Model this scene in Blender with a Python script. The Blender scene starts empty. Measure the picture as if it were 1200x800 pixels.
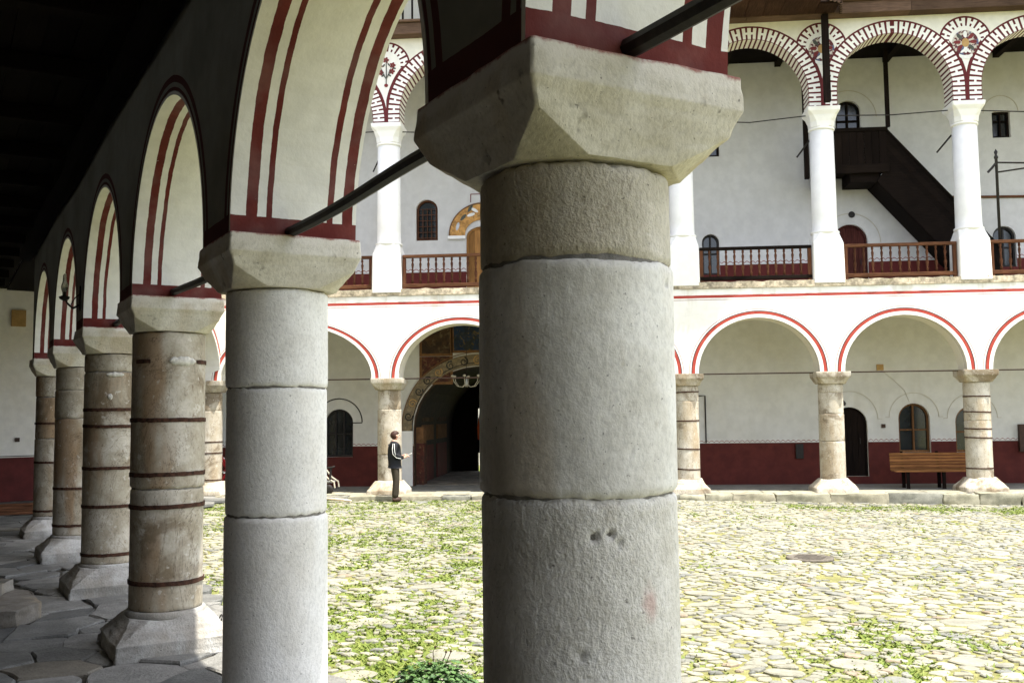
import bpy, bmesh, math, random
from mathutils import Vector, Matrix, noise
import numpy as np
random.seed(7)
sc = bpy.context.scene
col = sc.collection
PI = math.pi
R_ = math.radians

# ------------------------------------------------------------------ camera
YAW, PITCH, ROLL, CAMH, FPX = -0.0903, 0.0733, -0.0114, 2.015, 1170.0
d = Vector((math.sin(YAW)*math.cos(PITCH), math.cos(YAW)*math.cos(PITCH), math.sin(PITCH)))
r0 = Vector((math.cos(YAW), -math.sin(YAW), 0)); u0 = r0.cross(d)
cr = r0*math.cos(ROLL)+u0*math.sin(ROLL); cu = -r0*math.sin(ROLL)+u0*math.cos(ROLL)
cam = bpy.data.cameras.new('camera'); camo = bpy.data.objects.new('camera', cam); col.objects.link(camo)
camo.matrix_world = Matrix(((cr.x, cu.x, -d.x, 0), (cr.y, cu.y, -d.y, 0), (cr.z, cu.z, -d.z, CAMH), (0, 0, 0, 1)))
cam.sensor_width = 36; cam.lens = 36*FPX/1200; cam.clip_start = 0.05; cam.clip_end = 2000
sc.camera = camo
def px_of(P):
    q = Vector(P)-Vector((0, 0, CAMH)); z = q.dot(d)
    if z <= 0.1: return None
    return 600+FPX*q.dot(cr)/z, 400-FPX*q.dot(cu)/z, z

# ------------------------------------------------------------------ world, sun, exposure
SUN = Vector((0.22, -0.15, 0.74)).normalized()
w = bpy.data.worlds.new('World'); sc.world = w; w.use_nodes = True
nt = w.node_tree; bg = nt.nodes['Background']
sky = nt.nodes.new('ShaderNodeTexSky'); sky.sky_type = 'NISHITA'; sky.sun_disc = False
sky.sun_elevation = math.asin(SUN.z); sky.sun_rotation = math.atan2(SUN.x, SUN.y)
sky.air_density = 0.8; sky.dust_density = 5.0; sky.ozone_density = 1.0; sky.altitude = 1100
hs_ = nt.nodes.new('ShaderNodeHueSaturation'); hs_.inputs['Saturation'].default_value = .5
nt.links.new(sky.outputs[0], hs_.inputs['Color']); nt.links.new(hs_.outputs[0], bg.inputs[0]); bg.inputs[1].default_value = 0.15
sl = bpy.data.lights.new('sun', 'SUN'); slo = bpy.data.objects.new('sun', sl); col.objects.link(slo)
slo.rotation_euler = SUN.to_track_quat('Z', 'Y').to_euler(); slo.location = SUN*60
sl.energy = 2.7; sl.angle = R_(0.5); sl.color = (1.0, 0.95, 0.86)
sc.view_settings.view_transform = 'Standard'; sc.view_settings.look = 'None'
sc.view_settings.exposure = 1.85; sc.view_settings.gamma = 1.0; sc.view_settings.use_curve_mapping = False
sc.render.engine = 'CYCLES'
sc.cycles.max_bounces = 10; sc.cycles.diffuse_bounces = 7

# ------------------------------------------------------------------ material helpers
class S:
    def __init__(s, g, k): s.g = g; s.k = k
    def _b(s, o, op, rev=False): return s.g.m(op, o, s) if rev else s.g.m(op, s, o)
    def __add__(s, o): return s._b(o, 'ADD')
    def __radd__(s, o): return s._b(o, 'ADD')
    def __sub__(s, o): return s._b(o, 'SUBTRACT')
    def __rsub__(s, o): return s._b(o, 'SUBTRACT', True)
    def __mul__(s, o): return s._b(o, 'MULTIPLY')
    def __rmul__(s, o): return s._b(o, 'MULTIPLY')
    def __truediv__(s, o): return s._b(o, 'DIVIDE')
    def __lt__(s, o): return s._b(o, 'LESS_THAN')
    def __gt__(s, o): return s._b(o, 'GREATER_THAN')
class G:
    def __init__(s, name):
        s.mat = bpy.data.materials.new(name); s.mat.use_nodes = True
        s.nt = s.mat.node_tree; s.b = s.nt.nodes['Principled BSDF']; s.N = s.nt.nodes; s.L = s.nt.links
        s._p = None
    def put(s, inp, v):
        if isinstance(v, S): s.L.new(v.k, inp)
        elif isinstance(v, (tuple, list)): inp.default_value = (tuple(v)+(1,))[:len(inp.default_value)]
        else: inp.default_value = v
    def m(s, op, a, b=None):
        n = s.N.new('ShaderNodeMath'); n.operation = op; s.put(n.inputs[0], a)
        if b is not None: s.put(n.inputs[1], b)
        return S(s, n.outputs[0])
    def pos(s):
        if s._p is None:
            t = s.N.new('ShaderNodeTexCoord'); s._p = S(s, t.outputs['Object'])
        return s._p
    def xyz(s):
        n = s.N.new('ShaderNodeSeparateXYZ'); s.put(n.inputs[0], s.pos()); return [S(s, o) for o in n.outputs]
    def vec(s, x, y, z):
        n = s.N.new('ShaderNodeCombineXYZ'); s.put(n.inputs[0], x); s.put(n.inputs[1], y); s.put(n.inputs[2], z); return S(s, n.outputs[0])
    def scl(s, v, k):
        n = s.N.new('ShaderNodeVectorMath'); n.operation = 'MULTIPLY'; s.put(n.inputs[0], v); n.inputs[1].default_value = k; return S(s, n.outputs[0])
    def noise(s, scale, detail=4, rough=.55, v=None, stretch=None, dist=0):
        n = s.N.new('ShaderNodeTexNoise'); v = v or s.pos()
        if stretch: v = s.scl(v, stretch)
        s.put(n.inputs['Vector'], v); n.inputs['Scale'].default_value = scale; n.inputs['Detail'].default_value = detail
        n.inputs['Roughness'].default_value = rough; n.inputs['Distortion'].default_value = dist
        return S(s, n.outputs[0])
    def vor(s, scale, v=None, feature='F1', out=0):
        n = s.N.new('ShaderNodeTexVoronoi'); n.feature = feature; s.put(n.inputs['Vector'], v or s.pos()); n.inputs['Scale'].default_value = scale
        return S(s, n.outputs[out])
    def ss(s, x, lo, hi, a=0., b=1.):
        n = s.N.new('ShaderNodeMapRange'); n.interpolation_type = 'SMOOTHSTEP'
        s.put(n.inputs[0], x); n.inputs[1].default_value = lo; n.inputs[2].default_value = hi; n.inputs[3].default_value = a; n.inputs[4].default_value = b
        return S(s, n.outputs[0])
    def band(s, x, lo, hi): return (x > lo)*(x < hi)
    def mix(s, f, a, b):
        n = s.N.new('ShaderNodeMix'); n.data_type = 'RGBA'; s.put(n.inputs[0], f); s.put(n.inputs[6], a); s.put(n.inputs[7], b); return S(s, n.outputs[2])
    def mul(s, c, f):
        n = s.N.new('ShaderNodeVectorMath'); n.operation = 'SCALE'; s.put(n.inputs[0], c); s.put(n.inputs['Scale'], f); return S(s, n.outputs[0])
    def attr(s, name):
        n = s.N.new('ShaderNodeAttribute'); n.attribute_name = name; return n
    def rnd(s):
        n = s.N.new('ShaderNodeObjectInfo'); return S(s, n.outputs['Random'])
    def out(s, base, rough=.85, bump=None, strength=.3, dist=.01, metallic=0, spec=.3):
        s.put(s.b.inputs['Base Color'], base); s.put(s.b.inputs['Roughness'], rough); s.b.inputs['Metallic'].default_value = metallic
        s.b.inputs['Specular IOR Level'].default_value = spec
        if bump is not None:
            n = s.N.new('ShaderNodeBump'); n.inputs['Strength'].default_value = strength; n.inputs['Distance'].default_value = dist
            s.put(n.inputs['Height'], bump); s.L.new(n.outputs[0], s.b.inputs['Normal'])
        return s.mat

RED = (.20, .030, .024); DRED = (.085, .018, .016); BRICK = (.42, .055, .035); CREAM = (.80, .76, .66); WHITE = (.83, .81, .76)
def plain(name, c, rough=.8, var=.25, scale=8, bump=.2, metallic=0, dist=.004, spec=.3, stretch=None):
    g = G(name); n = g.noise(scale, 5, .6, stretch=stretch); n2 = g.noise(scale*7, 3, stretch=stretch)
    return g.out(g.mul(c+(1,) if len(c) == 3 else c, g.ss(n, .25, .75, 1-var, 1+var)), rough, n*.5+n2*.5, bump, dist, metallic, spec)
def wood(name, c, var=.5, axis=0, rough=.9):
    g = G(name); st = [14, 14, 14]; st[axis] = 1.0
    n = g.noise(3, 6, .65, stretch=st); n2 = g.noise(1.3, 3); rr = g.rnd()
    return g.out(g.mul(c+(1,), g.ss(n, .2, .8, 1-var, 1+var)*g.ss(n2, .3, .7, .8, 1.15)*(rr*.5+.75)), rough, n, .35, .006, 0, .08)

def bays_nodes(g, x, z, xs, hs, zc, rise):
    """piecewise bay-local coordinates for an arcade with column positions xs"""
    xcn = hsn = zcn = kn = None
    for i in range(len(xs)-1):
        mk = g.band(x, xs[i], xs[i+1])
        t = [mk*((xs[i]+xs[i+1])/2), mk*hs[i], mk*zc[i], mk*(hs[i]/rise[i])]
        if xcn is None: xcn, hsn, zcn, kn = t
        else: xcn = xcn+t[0]; hsn = hsn+t[1]; zcn = zcn+t[2]; kn = kn+t[3]
    u = x-xcn; dz = z-zcn; dzp = g.m('MAXIMUM', dz, 0.)*kn
    rr = g.m('SQRT', u*u+dzp*dzp); dd = rr-hsn
    au = g.m('ABSOLUTE', u)
    s_ = g.m('ARCTAN2', dzp, au)*hsn + g.m('MINIMUM', dz, 0.)
    return dd, s_, u

M = {}
def plaster(name, c=WHITE, var=.07, warm=.12):
    g = G(name); n = g.noise(.9, 5, .6); n2 = g.noise(35, 4); n3 = g.noise(5, 4)
    b = g.mul(g.mix(g.ss(n, .35, .75)*warm*3, c, (c[0]*.86, c[1]*.80, c[2]*.68)), g.ss(n3, .3, .7, 1-var, 1+var*.4))
    return g.out(b, .9, n3*.7+n2*.3, .25, .02)
M['plaster'] = plaster('lime_plaster')
M['whitewash'] = plaster('whitewash', (.84, .83, .79), .04, .05)
M['wood_dark'] = wood('dark_wood', (.009, .006, .0045))
M['wood_dark_v'] = wood('dark_wood_upright', (.010, .0065, .005), axis=2)
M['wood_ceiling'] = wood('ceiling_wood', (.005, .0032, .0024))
M['wood_brown'] = wood('brown_wood', (.115, .052, .027), .6)
M['wood_brown_v'] = wood('brown_wood_upright', (.095, .040, .021), .6, 2)
M['wood_ochre'] = wood('ochre_wood', (.30, .15, .05), .3, 2)
M['wood_bench'] = wood('bench_wood', (.25, .115, .042), .45)
M['wood_grey'] = wood('weathered_wood', (.105, .066, .045), .4)
M['wood_soffit'] = wood('soffit_wood', (.040, .020, .012), .5, 1)
M['wood_pale'] = wood('pale_wood', (.5, .42, .32), .3)
M['door_red'] = wood('dark_red_wood', (.07, .022, .018), .4, 2)
M['iron'] = plain('black_iron', (.018, .015, .013), .6, .4, 30, .3, 0)
M['rust'] = plain('rusty_iron', (.055, .024, .014), .9, .7, 30, .8, 0, .006)
M['glass'] = plain('dark_window_glass', (.012, .016, .018), .12, .5, 2, .02, 0, .002, .6)
M['skin'] = plain('skin', (.62, .36, .26), .55, .06, 20, .05)
M['hair'] = plain('dark_hair', (.045, .018, .012), .6, .4, 60, .5)
M['jacket'] = plain('black_jersey', (.012, .013, .016), .75, .3, 30, .3)
M['white_cloth'] = plain('white_cloth', (.8, .8, .78), .8, .05, 30, .1)
M['trousers'] = plain('olive_trousers', (.040, .032, .021), .85, .2, 20, .3)
M['leather'] = plain('dark_leather', (.05, .025, .015), .6, .3, 20, .2)
M['metal'] = plain('grey_metal', (.45, .45, .44), .4, .2, 10, .1, .6)
M['red_paint'] = plain('red_paint', (.33, .02, .02), .45, .2, 6, .1)
M['white_paint'] = plain('white_paint', (.75, .74, .70), .6, .1, 6, .1)
M['orange'] = plain('orange_cloth', (.85, .13, .02), .8, .15, 8, .2)
M['box_tan'] = plain('tan_board', (.42, .26, .10), .8, .15, 8, .2)
M['mortar'] = plain('grey_mortar', (.20, .19, .165), .95, .3, 25, .8, 0, .01)
M['mortar_pale'] = plain('pale_mortar', (.56, .54, .48), .95, .3, 25, .8, 0, .01)
M['crumble'] = plain('crumbling_mortar', (.42, .36, .26), .95, .55, 9, 1, 0, .03)

def col_stone(name, base, dark, light, stain, relief, rk=1.0, special=None, warm=(.50, .40, .26), fl=1.0):
    g = G(name); rr = g.rnd()*37.
    x, y, z = g.xyz()
    off = g.vec(x+rr, y, z)
    n1 = g.noise(1.6, 6, .6, v=off); n2 = g.noise(6, 6, .65, v=off); n3 = g.noise(62, 4, .6, stretch=(1, 1, .75)); n4 = g.noise(2.2, 4, .5, v=off, stretch=(1, 1, .22))
    vein = g.noise(3, 7, .7, v=off, dist=1.6)
    c = g.mix(g.ss(n2, .3, .7), dark, base)
    c = g.mix(g.ss(n1, .50, .66)*.85, c, light)
    c = g.mix(g.ss(n4, .50, .64)*stain, c, warm)
    if stain > .6:
        c = g.mix(g.ss(g.noise(1.1, 5, .65, v=off, dist=.6), .53, .63)*.75, c, (.17, .125, .075))
        c = g.mix(g.ss(g.noise(14, 4, .6, v=off), .60, .68)*.5, c, (.66, .63, .56))
        c = g.mix(g.ss(g.noise(1.7, 6, .7, v=off, stretch=(1, 1, .35), dist=2.5), .495, .505)*g.ss(g.noise(1.7, 6, .7, v=off, stretch=(1, 1, .35), dist=2.5), .505, .515, 1., 0.)*.7, c, (.10, .07, .045))
    c = g.mix(g.ss(vein, .62, .70)*stain*.9, c, tuple(v*.5 for v in warm))
    c = g.mul(c, g.ss(n3, .3, .6, .86, 1.03))
    c = g.mul(c, g.ss(g.noise(60, 2), .26, .31, .45, 1.0)) if relief > .3 else c
    if special: c = special(g, c, x, y, z)
    h = n3*.55+g.noise(140, 2)*.2+n2*.5
    return g.out(c, .88, h, relief, .0045*rk, 0, .25)
def c0_mark(g, c, x, y, z):
    px, py, pz = C0_MARK
    dx = x-px; dy = y-py; dz = (z-pz)*.55
    r = g.m('SQRT', dx*dx+dy*dy+dz*dz)+g.noise(25, 3)*.03
    c = g.mix(g.ss(r, .022, .055, .38, 0.), c, (.42, .12, .09))
    # grime under the top joint
    return g.mix(g.ss(g.noise(2.5, 5, .6, stretch=(1, 1, .15)), .5, .68)*.45, c, (.17, .15, .115))
C0_MARK = (-0.30, -0.04, 1.47)
M['stone_new'] = col_stone('pecked_grey_limestone', (.77, .765, .735), (.68, .67, .63), (.81, .805, .785), .10, .8, 1.5)
M['stone_c0'] = col_stone('pecked_grey_limestone_stained', (.72, .71, .665), (.58, .565, .51), (.78, .775, .74), .40, .8, 1.3, c0_mark)
M['stone_c0_top'] = col_stone('pecked_brown_limestone', (.56, .525, .44), (.40, .37, .29), (.64, .61, .54), .55, 1.0, 2.8, c0_mark, warm=(.36, .30, .20))
M['stone_c0_low'] = col_stone('coarse_pecked_limestone', (.72, .705, .655), (.56, .54, .48), (.78, .77, .73), .3, 1.0, 2.6, c0_mark)
M['stone_old'] = col_stone('old_marble', (.43, .39, .31), (.30, .26, .19), (.55, .515, .445), .75, .28, warm=(.30, .19, .10))
M['stone_far'] = col_stone('sunlit_old_marble', (.52, .475, .39), (.42, .37, .28), (.60, .565, .49), .62, .4, warm=(.36, .27, .16))
M['stone_base'] = col_stone('base_stone', (.41, .405, .38), (.26, .25, .225), (.53, .525, .50), .5, 1.0, 3.0, warm=(.28, .25, .20))
def cap_mark(g, c, x, y, z):
    k = g.ss(z+g.noise(6, 5, .7)*.14, 3.05, 3.10)
    c = g.mix(k, c, (.66, .63, .57))
    k2 = g.ss(z+g.noise(14, 5, .7)*.06, 3.062, 3.079)
    c = g.mix(k2*.85, c, (.25, .055, .045))
    sp = g.ss(g.noise(11, 3), .60, .66)*g.ss(g.noise(2.3, 2), .48, .6)
    return g.mix(sp*.8, c, (.05, .04, .03))
M['stone_cap'] = col_stone('capital_stone', (.67, .645, .575), (.53, .50, .42), (.74, .72, .66), .4, .6, 1.8, special=cap_mark, warm=(.40, .29, .14))
M['stone_step'] = col_stone('rough_step_stone', (.22, .20, .17), (.14, .125, .10), (.30, .28, .24), .3, .8, 2)

# ------------------------------------------------------------------ mesh helpers
class MB:
    def __init__(s): s.v = []; s.f = []; s.m = []
    def add(s, vs, fs, m=0):
        o = len(s.v); s.v += [tuple(v) for v in vs]; s.f += [tuple(o+i for i in f) for f in fs]; s.m += [m]*len(fs); return s
    def box(s, c, sz, m=0, rz=0, tilt=None):
        hx, hy, hz = sz[0]/2, sz[1]/2, sz[2]/2
        vs = [Vector((x*hx, y*hy, z*hz)) for x in (-1, 1) for y in (-1, 1) for z in (-1, 1)]
        mt = Matrix.Rotation(rz, 3, 'Z')
        if tilt is not None: mt = mt @ tilt
        return s.add([mt @ v+Vector(c) for v in vs], [(0, 1, 3, 2), (4, 6, 7, 5), (0, 4, 5, 1), (2, 3, 7, 6), (0, 2, 6, 4), (1, 5, 7, 3)], m)
    def bx(s, x0, x1, y0, y1, z0, z1, m=0): return s.box(((x0+x1)/2, (y0+y1)/2, (z0+z1)/2), (x1-x0, y1-y0, z1-z0), m)
    def loft(s, rings, m=0, cap=(True, True)):
        o = len(s.v); n = len(rings[0])
        for r in rings: s.v += [tuple(p) for p in r]
        for k in range(len(rings)-1):
            for i in range(n):
                j = (i+1) % n; s.f.append((o+k*n+i, o+k*n+j, o+(k+1)*n+j, o+(k+1)*n+i)); s.m.append(m)
        if cap[0]: s.f.append(tuple(o+i for i in reversed(range(n)))); s.m.append(m)
        if cap[1]: s.f.append(tuple(o+(len(rings)-1)*n+i for i in range(n))); s.m.append(m)
        return s
    def lathe(s, prof, seg=24, m=0, c=(0, 0), cap=(True, True)):
        return s.loft([[(c[0]+r*math.cos(2*PI*i/seg), c[1]+r*math.sin(2*PI*i/seg), z) for i in range(seg)] for r, z in prof], m, cap)
    def tube(s, pts, r, seg=8, m=0, sq=False):
        pts = [Vector(p) for p in pts]; rings = []
        up0 = Vector((0, 0, 1))
        for i, p in enumerate(pts):
            t = (pts[min(i+1, len(pts)-1)]-pts[max(i-1, 0)]).normalized()
            up = up0 if abs(t.z) < .9 else Vector((1, 0, 0))
            a = t.cross(up).normalized(); b = a.cross(t)
            rr = r[i] if isinstance(r, (list, tuple)) else r
            rings.append([p+(a*math.cos(2*PI*(k+.5*sq)/seg)+b*math.sin(2*PI*(k+.5*sq)/seg))*rr for k in range(seg)])
        return s.loft(rings, m)
    def build(s, name, mats, parent=None, smooth=False, bevel=0, seg=2, loc=None):
        me = bpy.data.meshes.new(name); me.from_pydata(s.v, [], s.f); me.update()
        if not isinstance(mats, (list, tuple)): mats = [mats]
        for m in mats: me.materials.append(M[m] if isinstance(m, str) else m)
        if len(mats) > 1: me.polygons.foreach_set('material_index', s.m)
        bm = bmesh.new(); bm.from_mesh(me); bmesh.ops.recalc_face_normals(bm, faces=bm.faces); bm.to_mesh(me); bm.free()
        if smooth: me.polygons.foreach_set('use_smooth', [True]*len(me.polygons))
        o = bpy.data.objects.new(name, me); col.objects.link(o); o.parent = parent
        if loc is not None: o.location = loc
        if bevel:
            b = o.modifiers.new('bevel', 'BEVEL'); b.width = bevel; b.segments = seg; b.limit_method = 'ANGLE'; b.angle_limit = R_(25)
        return o
def smooth_angle(o, ang=35):
    o.data.polygons.foreach_set('use_smooth', [True]*len(o.data.polygons))
    try: o.data.set_sharp_from_angle(angle=R_(ang))
    except Exception: pass
    return o
def roughen(o, cuts=5, amp=.004, scale=9, bev=.012, seed=0, amp2=0, scale2=40, ang=40):
    me = o.data; bm = bmesh.new(); bm.from_mesh(me)
    if bev: bmesh.ops.bevel(bm, geom=list(bm.edges), offset=bev, segments=2, affect='EDGES', profile=.6)
    bmesh.ops.subdivide_edges(bm, edges=[e for e in bm.edges if e.calc_length() > .03], cuts=cuts, use_grid_fill=True)
    bm.normal_update(); off = Vector((seed*3.7, seed*1.3, 0))
    mv = [(v, v.normal*(noise.noise(v.co*scale+off)*amp+noise.noise(v.co*scale2+off)*amp2)) for v in bm.verts]
    for v, q in mv: v.co += q
    bm.to_mesh(me); bm.free(); me.update(); return smooth_angle(o, ang)
def tag(o, label=None, cat=None, group=None, kind=None):
    if label: o['label'] = label
    if cat: o['category'] = cat; o['kind'] = 'thing'
    if group: o['group'] = group
    if kind: o['kind'] = kind
    return o
def empty(name, loc=(0, 0, 0), rz=0, label=None, cat=None, group=None):
    o = bpy.data.objects.new(name, None); col.objects.link(o); o.location = loc; o.rotation_euler = (0, 0, rz); o.empty_display_size = .2
    return tag(o, label, cat, group)

# ------------------------------------------------------------------ layout of the place
C0 = Vector((-0.0834, 3.1759)); ANG = -0.6127; SP = 3.2253
T = Vector((math.sin(ANG), math.cos(ANG))); NN = Vector((math.cos(ANG), -math.sin(ANG)))
RZ = math.atan2(T.y, T.x)            # local x = T, local y = -N
def W(t, n, z=0): p = C0+T*t+NN*n; return Vector((p.x, p.y, z))
def tn(x, y): q = Vector((x, y))-C0; return q.dot(T), q.dot(NN)
GF = .08                             # gallery floor height
YF, YB = 24.52, 27.5                 # far facade, far back wall
XS = [-10.03, -5.37, -1.68, 2.03, 5.49, 8.9, 12.32, 15.74]
def court_z(x, y):
    return -.02*min(max(x-1, 0), 8)

# ---- arcade wall builder (local frame: x along, y front to back)
def arch_wall(xs, hs, zs, zc, rise, ztop, yf, yb, seg=28):
    b = MB()
    def q(pts, m): b.add(pts, [tuple(range(len(pts)))], m)
    prev = xs[0]
    for i in range(len(xs)-1):
        xc = (xs[i]+xs[i+1])/2; xl, xr = xc-hs[i], xc+hs[i]
        cur = [(xl, zs)]
        if zc[i] > zs+1e-4: cur.append((xl, zc[i]))
        for k in range(1, seg): a = PI-PI*k/seg; cur.append((xc+hs[i]*math.cos(a), zc[i]+rise[i]*math.sin(a)))
        if zc[i] > zs+1e-4: cur.append((xr, zc[i]))
        cur.append((xr, zs))
        for y, m in ((yf, 0), (yb, 2)):
            q([(prev, y, zs), (xl, y, zs), (xl, y, ztop), (prev, y, ztop)], m)
            for (x0, z0), (x1, z1) in zip(cur, cur[1:]):
                if abs(x1-x0) > 1e-6: q([(x0, y, z0), (x1, y, z1), (x1, y, ztop), (x0, y, ztop)], m)
        q([(prev, yf, zs), (xl, yf, zs), (xl, yb, zs), (prev, yb, zs)], 1)
        for (x0, z0), (x1, z1) in zip(cur, cur[1:]): q([(x0, yf, z0), (x1, yf, z1), (x1, yb, z1), (x0, yb, z0)], 1)
        prev = xr
    for y, m in ((yf, 0), (yb, 2)): q([(prev, y, zs), (xs[-1], y, zs), (xs[-1], y, ztop), (prev, y, ztop)], m)
    q([(prev, yf, zs), (xs[-1], yf, zs), (xs[-1], yb, zs), (prev, yb, zs)], 1)
    q([(xs[0], yf, ztop), (xs[-1], yf, ztop), (xs[-1], yb, ztop), (xs[0], yb, ztop)], 2)
    for x in (xs[0], xs[-1]): q([(x, yf, zs), (x, yb, zs), (x, yb, ztop), (x, yf, ztop)], 0)
    return b
def holed_wall(x0, x1, z0, z1, ops, y, depth, seg=16):
    """wall face at y with recessed arched openings: ops = (xc, halfwidth, zbottom, zspring, rise)"""
    b = MB(); prev = x0
    def q(pts, m=0): b.add(pts, [tuple(range(len(pts)))], m)
    for xc, hw, zb, zsp, rise in sorted(ops):
        xl, xr = xc-hw, xc+hw
        q([(prev, y, z0), (xl, y, z0), (xl, y, z1), (prev, y, z1)])
        cur = [(xl, zsp)]+[(xc+hw*math.cos(PI-PI*k/seg), zsp+rise*math.sin(PI*k/seg)) for k in range(1, seg)]+[(xr, zsp)]
        for (a, za), (c, zc_) in zip(cur, cur[1:]):
            q([(a, y, za), (c, y, zc_), (c, y, z1), (a, y, z1)])
        if zb > z0+1e-4: q([(xl, y, z0), (xr, y, z0), (xr, y, zb), (xl, y, zb)])
        loop = [(xl, zb)]+cur+[(xr, zb)]
        for (a, za), (c, zc_) in zip(loop, loop[1:]+loop[:1]): q([(a, y, za), (c, y, zc_), (c, y+depth, zc_), (a, y+depth, za)], 1)
        prev = xr
    q([(prev, y, z0), (x1, y, z0), (x1, y, z1), (prev, y, z1)])
    return b
def arch_poly(xc, hw, zb, zsp, rise, seg=16):
    return [(xc-hw, zb)]+[(xc-hw*math.cos(PI*k/seg), zsp+rise*math.sin(PI*k/seg)) for k in range(seg+1)]+[(xc+hw, zb)]
def arch_slab(xc, hw, zb, zsp, rise, y0, y1, seg=16):
    P = arch_poly(xc, hw, zb, zsp, rise, seg); return MB().loft([[(x, y0, z) for x, z in P], [(x, y1, z) for x, z in P]])
def arch_ring(xc, hw, wd, zb, zsp, rise, y0, y1, seg=20):
    """flat frame following an arch, between hw and hw+wd"""
    b = MB(); A = arch_poly(xc, hw, zb, zsp, rise, seg); B = arch_poly(xc, hw+wd, zb, zsp, rise+wd, seg)
    for i in range(len(A)-1):
        a0, a1, b0, b1 = A[i], A[i+1], B[i], B[i+1]
        v = [(p[0], yy, p[1]) for yy in (y0, y1) for p in (a0, a1, b1, b0)]
        b.add(v, [(0, 1, 2, 3), (7, 6, 5, 4), (0, 4, 5, 1), (3, 2, 6, 7)])
        if i == 0: b.add(v, [(0, 3, 7, 4)])
        if i == len(A)-2: b.add(v, [(1, 5, 6, 2)])
    return b

# ================================================================== GROUND
def g_moss():
    g = G('mossy_earth'); n = g.noise(.55, 5, .6); n2 = g.noise(7, 5, .65); n3 = g.noise(60, 3)
    c = g.mix(g.ss(n2, .35, .7), (.17, .165, .06), (.27, .26, .10))
    c = g.mix(g.ss(S(g, g.attr('green').outputs['Fac'])+(n2-.5)*.5, .0, .30), c, (.15, .20, .03))
    return g.out(g.mul(c, g.ss(n3, .3, .7, .75, 1.15)), .95, n2+n3, .8, .02)
M['moss'] = g_moss()
def green_at(x, y):
    a = noise.noise(Vector((x*.55, y*.32, 3.1)))*.34+noise.noise(Vector((x*1.9, y*1.3, 9.0)))*.32+noise.noise(Vector((x*6, y*6, 1.0)))*.22
    left = .22*max(0, 1-max(0, (x+1.2)*.45)) if x > -1.2 else .22
    band = .42*math.exp(-((y-22.7)/.8)**2)*(1 if 4 < x < 9.5 else .3 if x < -4 else .1)
    near = .10*math.exp(-((y-9)/2)**2)
    return a+left+band+near-.11
b = MB(); gx = [-400, -60, -14]+[round(-11.0+.2*q, 3) for q in range(121)]+[14, 60, 400]; gy = [-400, -60, -12]+[round(4.4+.2*q, 3) for q in range(102)]+[60, 400]
for j in range(len(gy)-1):
    for i in range(len(gx)-1):
        P = [(gx[i], gy[j]), (gx[i+1], gy[j]), (gx[i+1], gy[j+1]), (gx[i], gy[j+1])]
        b.add([(x, y, court_z(x, y)-.03) for x, y in P], [(0, 1, 2, 3)])
courtyard = tag(b.build('courtyard_ground', 'moss'), kind='structure', label='sunlit mossy courtyard ground between rough paving stones')
at = courtyard.data.attributes.new('green', 'FLOAT', 'POINT'); at.data.foreach_set('value', [green_at(v.co.x, v.co.y) for v in courtyard.data.vertices])

def g_stone(name, tones, rough=.85, warm=.2, bump=.4, bd=.012):
    g = G(name); a = g.attr('tone'); f = S(g, a.outputs['Fac'])
    n = g.noise(5, 5, .65); n2 = g.noise(45, 4, .6)
    c = g.mix(g.ss(f, 0., .35), tones[0], tones[1]); c = g.mix(g.ss(f, .35, .7), c, tones[2]); c = g.mix(g.ss(f, .88, .95), c, tones[3])
    c = g.mul(c, g.ss(n, .25, .75, .74, 1.18)*g.ss(n2, .3, .7, .85, 1.08)*g.ss(g.noise(1.3, 4), .3, .7, .85, 1.12))
    return g.out(c, rough, n*.6+n2*.4, bump, bd)
M['cobble'] = g_stone('courtyard_stone', [(.19, .193, .175), (.255, .247, .195), (.325, .307, .225), (.285, .232, .17)])
M['flag'] = g_stone('grey_flagstone', [(.115, .117, .11), (.175, .175, .162), (.245, .24, .22), (.165, .15, .12)], .8, bump=1.0, bd=.03)

def voronoi_stones(pts, aniso=1.0):
    """pts: (x, y, r); returns clipped cells (power diagram) around each point"""
    cell = .5; H = {}
    for i, (x, y, r) in enumerate(pts): H.setdefault((int(x//cell), int(y//cell)), []).append(i)
    mr = max(p[2] for p in pts); out = []
    for i, (x, y, r) in enumerate(pts):
        R = min((r+mr)*1.25+.15, r*5.0+.15); k = int(R//cell)+1; cx, cy = int(x//cell), int(y//cell); nb = []
        for a in range(cx-k, cx+k+1):
            for c in range(cy-k, cy+k+1):
                for j in H.get((a, c), ()):
                    if j != i:
                        dx, dy = pts[j][0]-x, pts[j][1]-y; D = dx*dx+dy*dy
                        if D < (R+pts[j][2])**2: nb.append((D, dx, dy, pts[j][2]))
        nb.sort(); L = r*1.9; poly = [(L*math.cos(2*PI*q/10), L*math.sin(2*PI*q/10)) for q in range(10)]
        for D, dx, dy, rj in nb[:24]:
            lim = (D+r*r-rj*rj)/2; new = []; n = len(poly)
            vals = [px*dx+py*dy-lim for px, py in poly]
            if max(vals) <= 0: continue
            for q in range(n):
                p, v = poly[q], vals[q]; p2, v2 = poly[(q+1) % n], vals[(q+1) % n]
                if v <= 0: new.append(p)
                if v*v2 < 0: t = v/(v-v2); new.append((p[0]+(p2[0]-p[0])*t, p[1]+(p2[1]-p[1])*t))
            poly = new
            if len(poly) < 3: break
        out.append([(x+p[0], y+p[1]) for p in poly] if len(poly) >= 3 else None)
    return out
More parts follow.
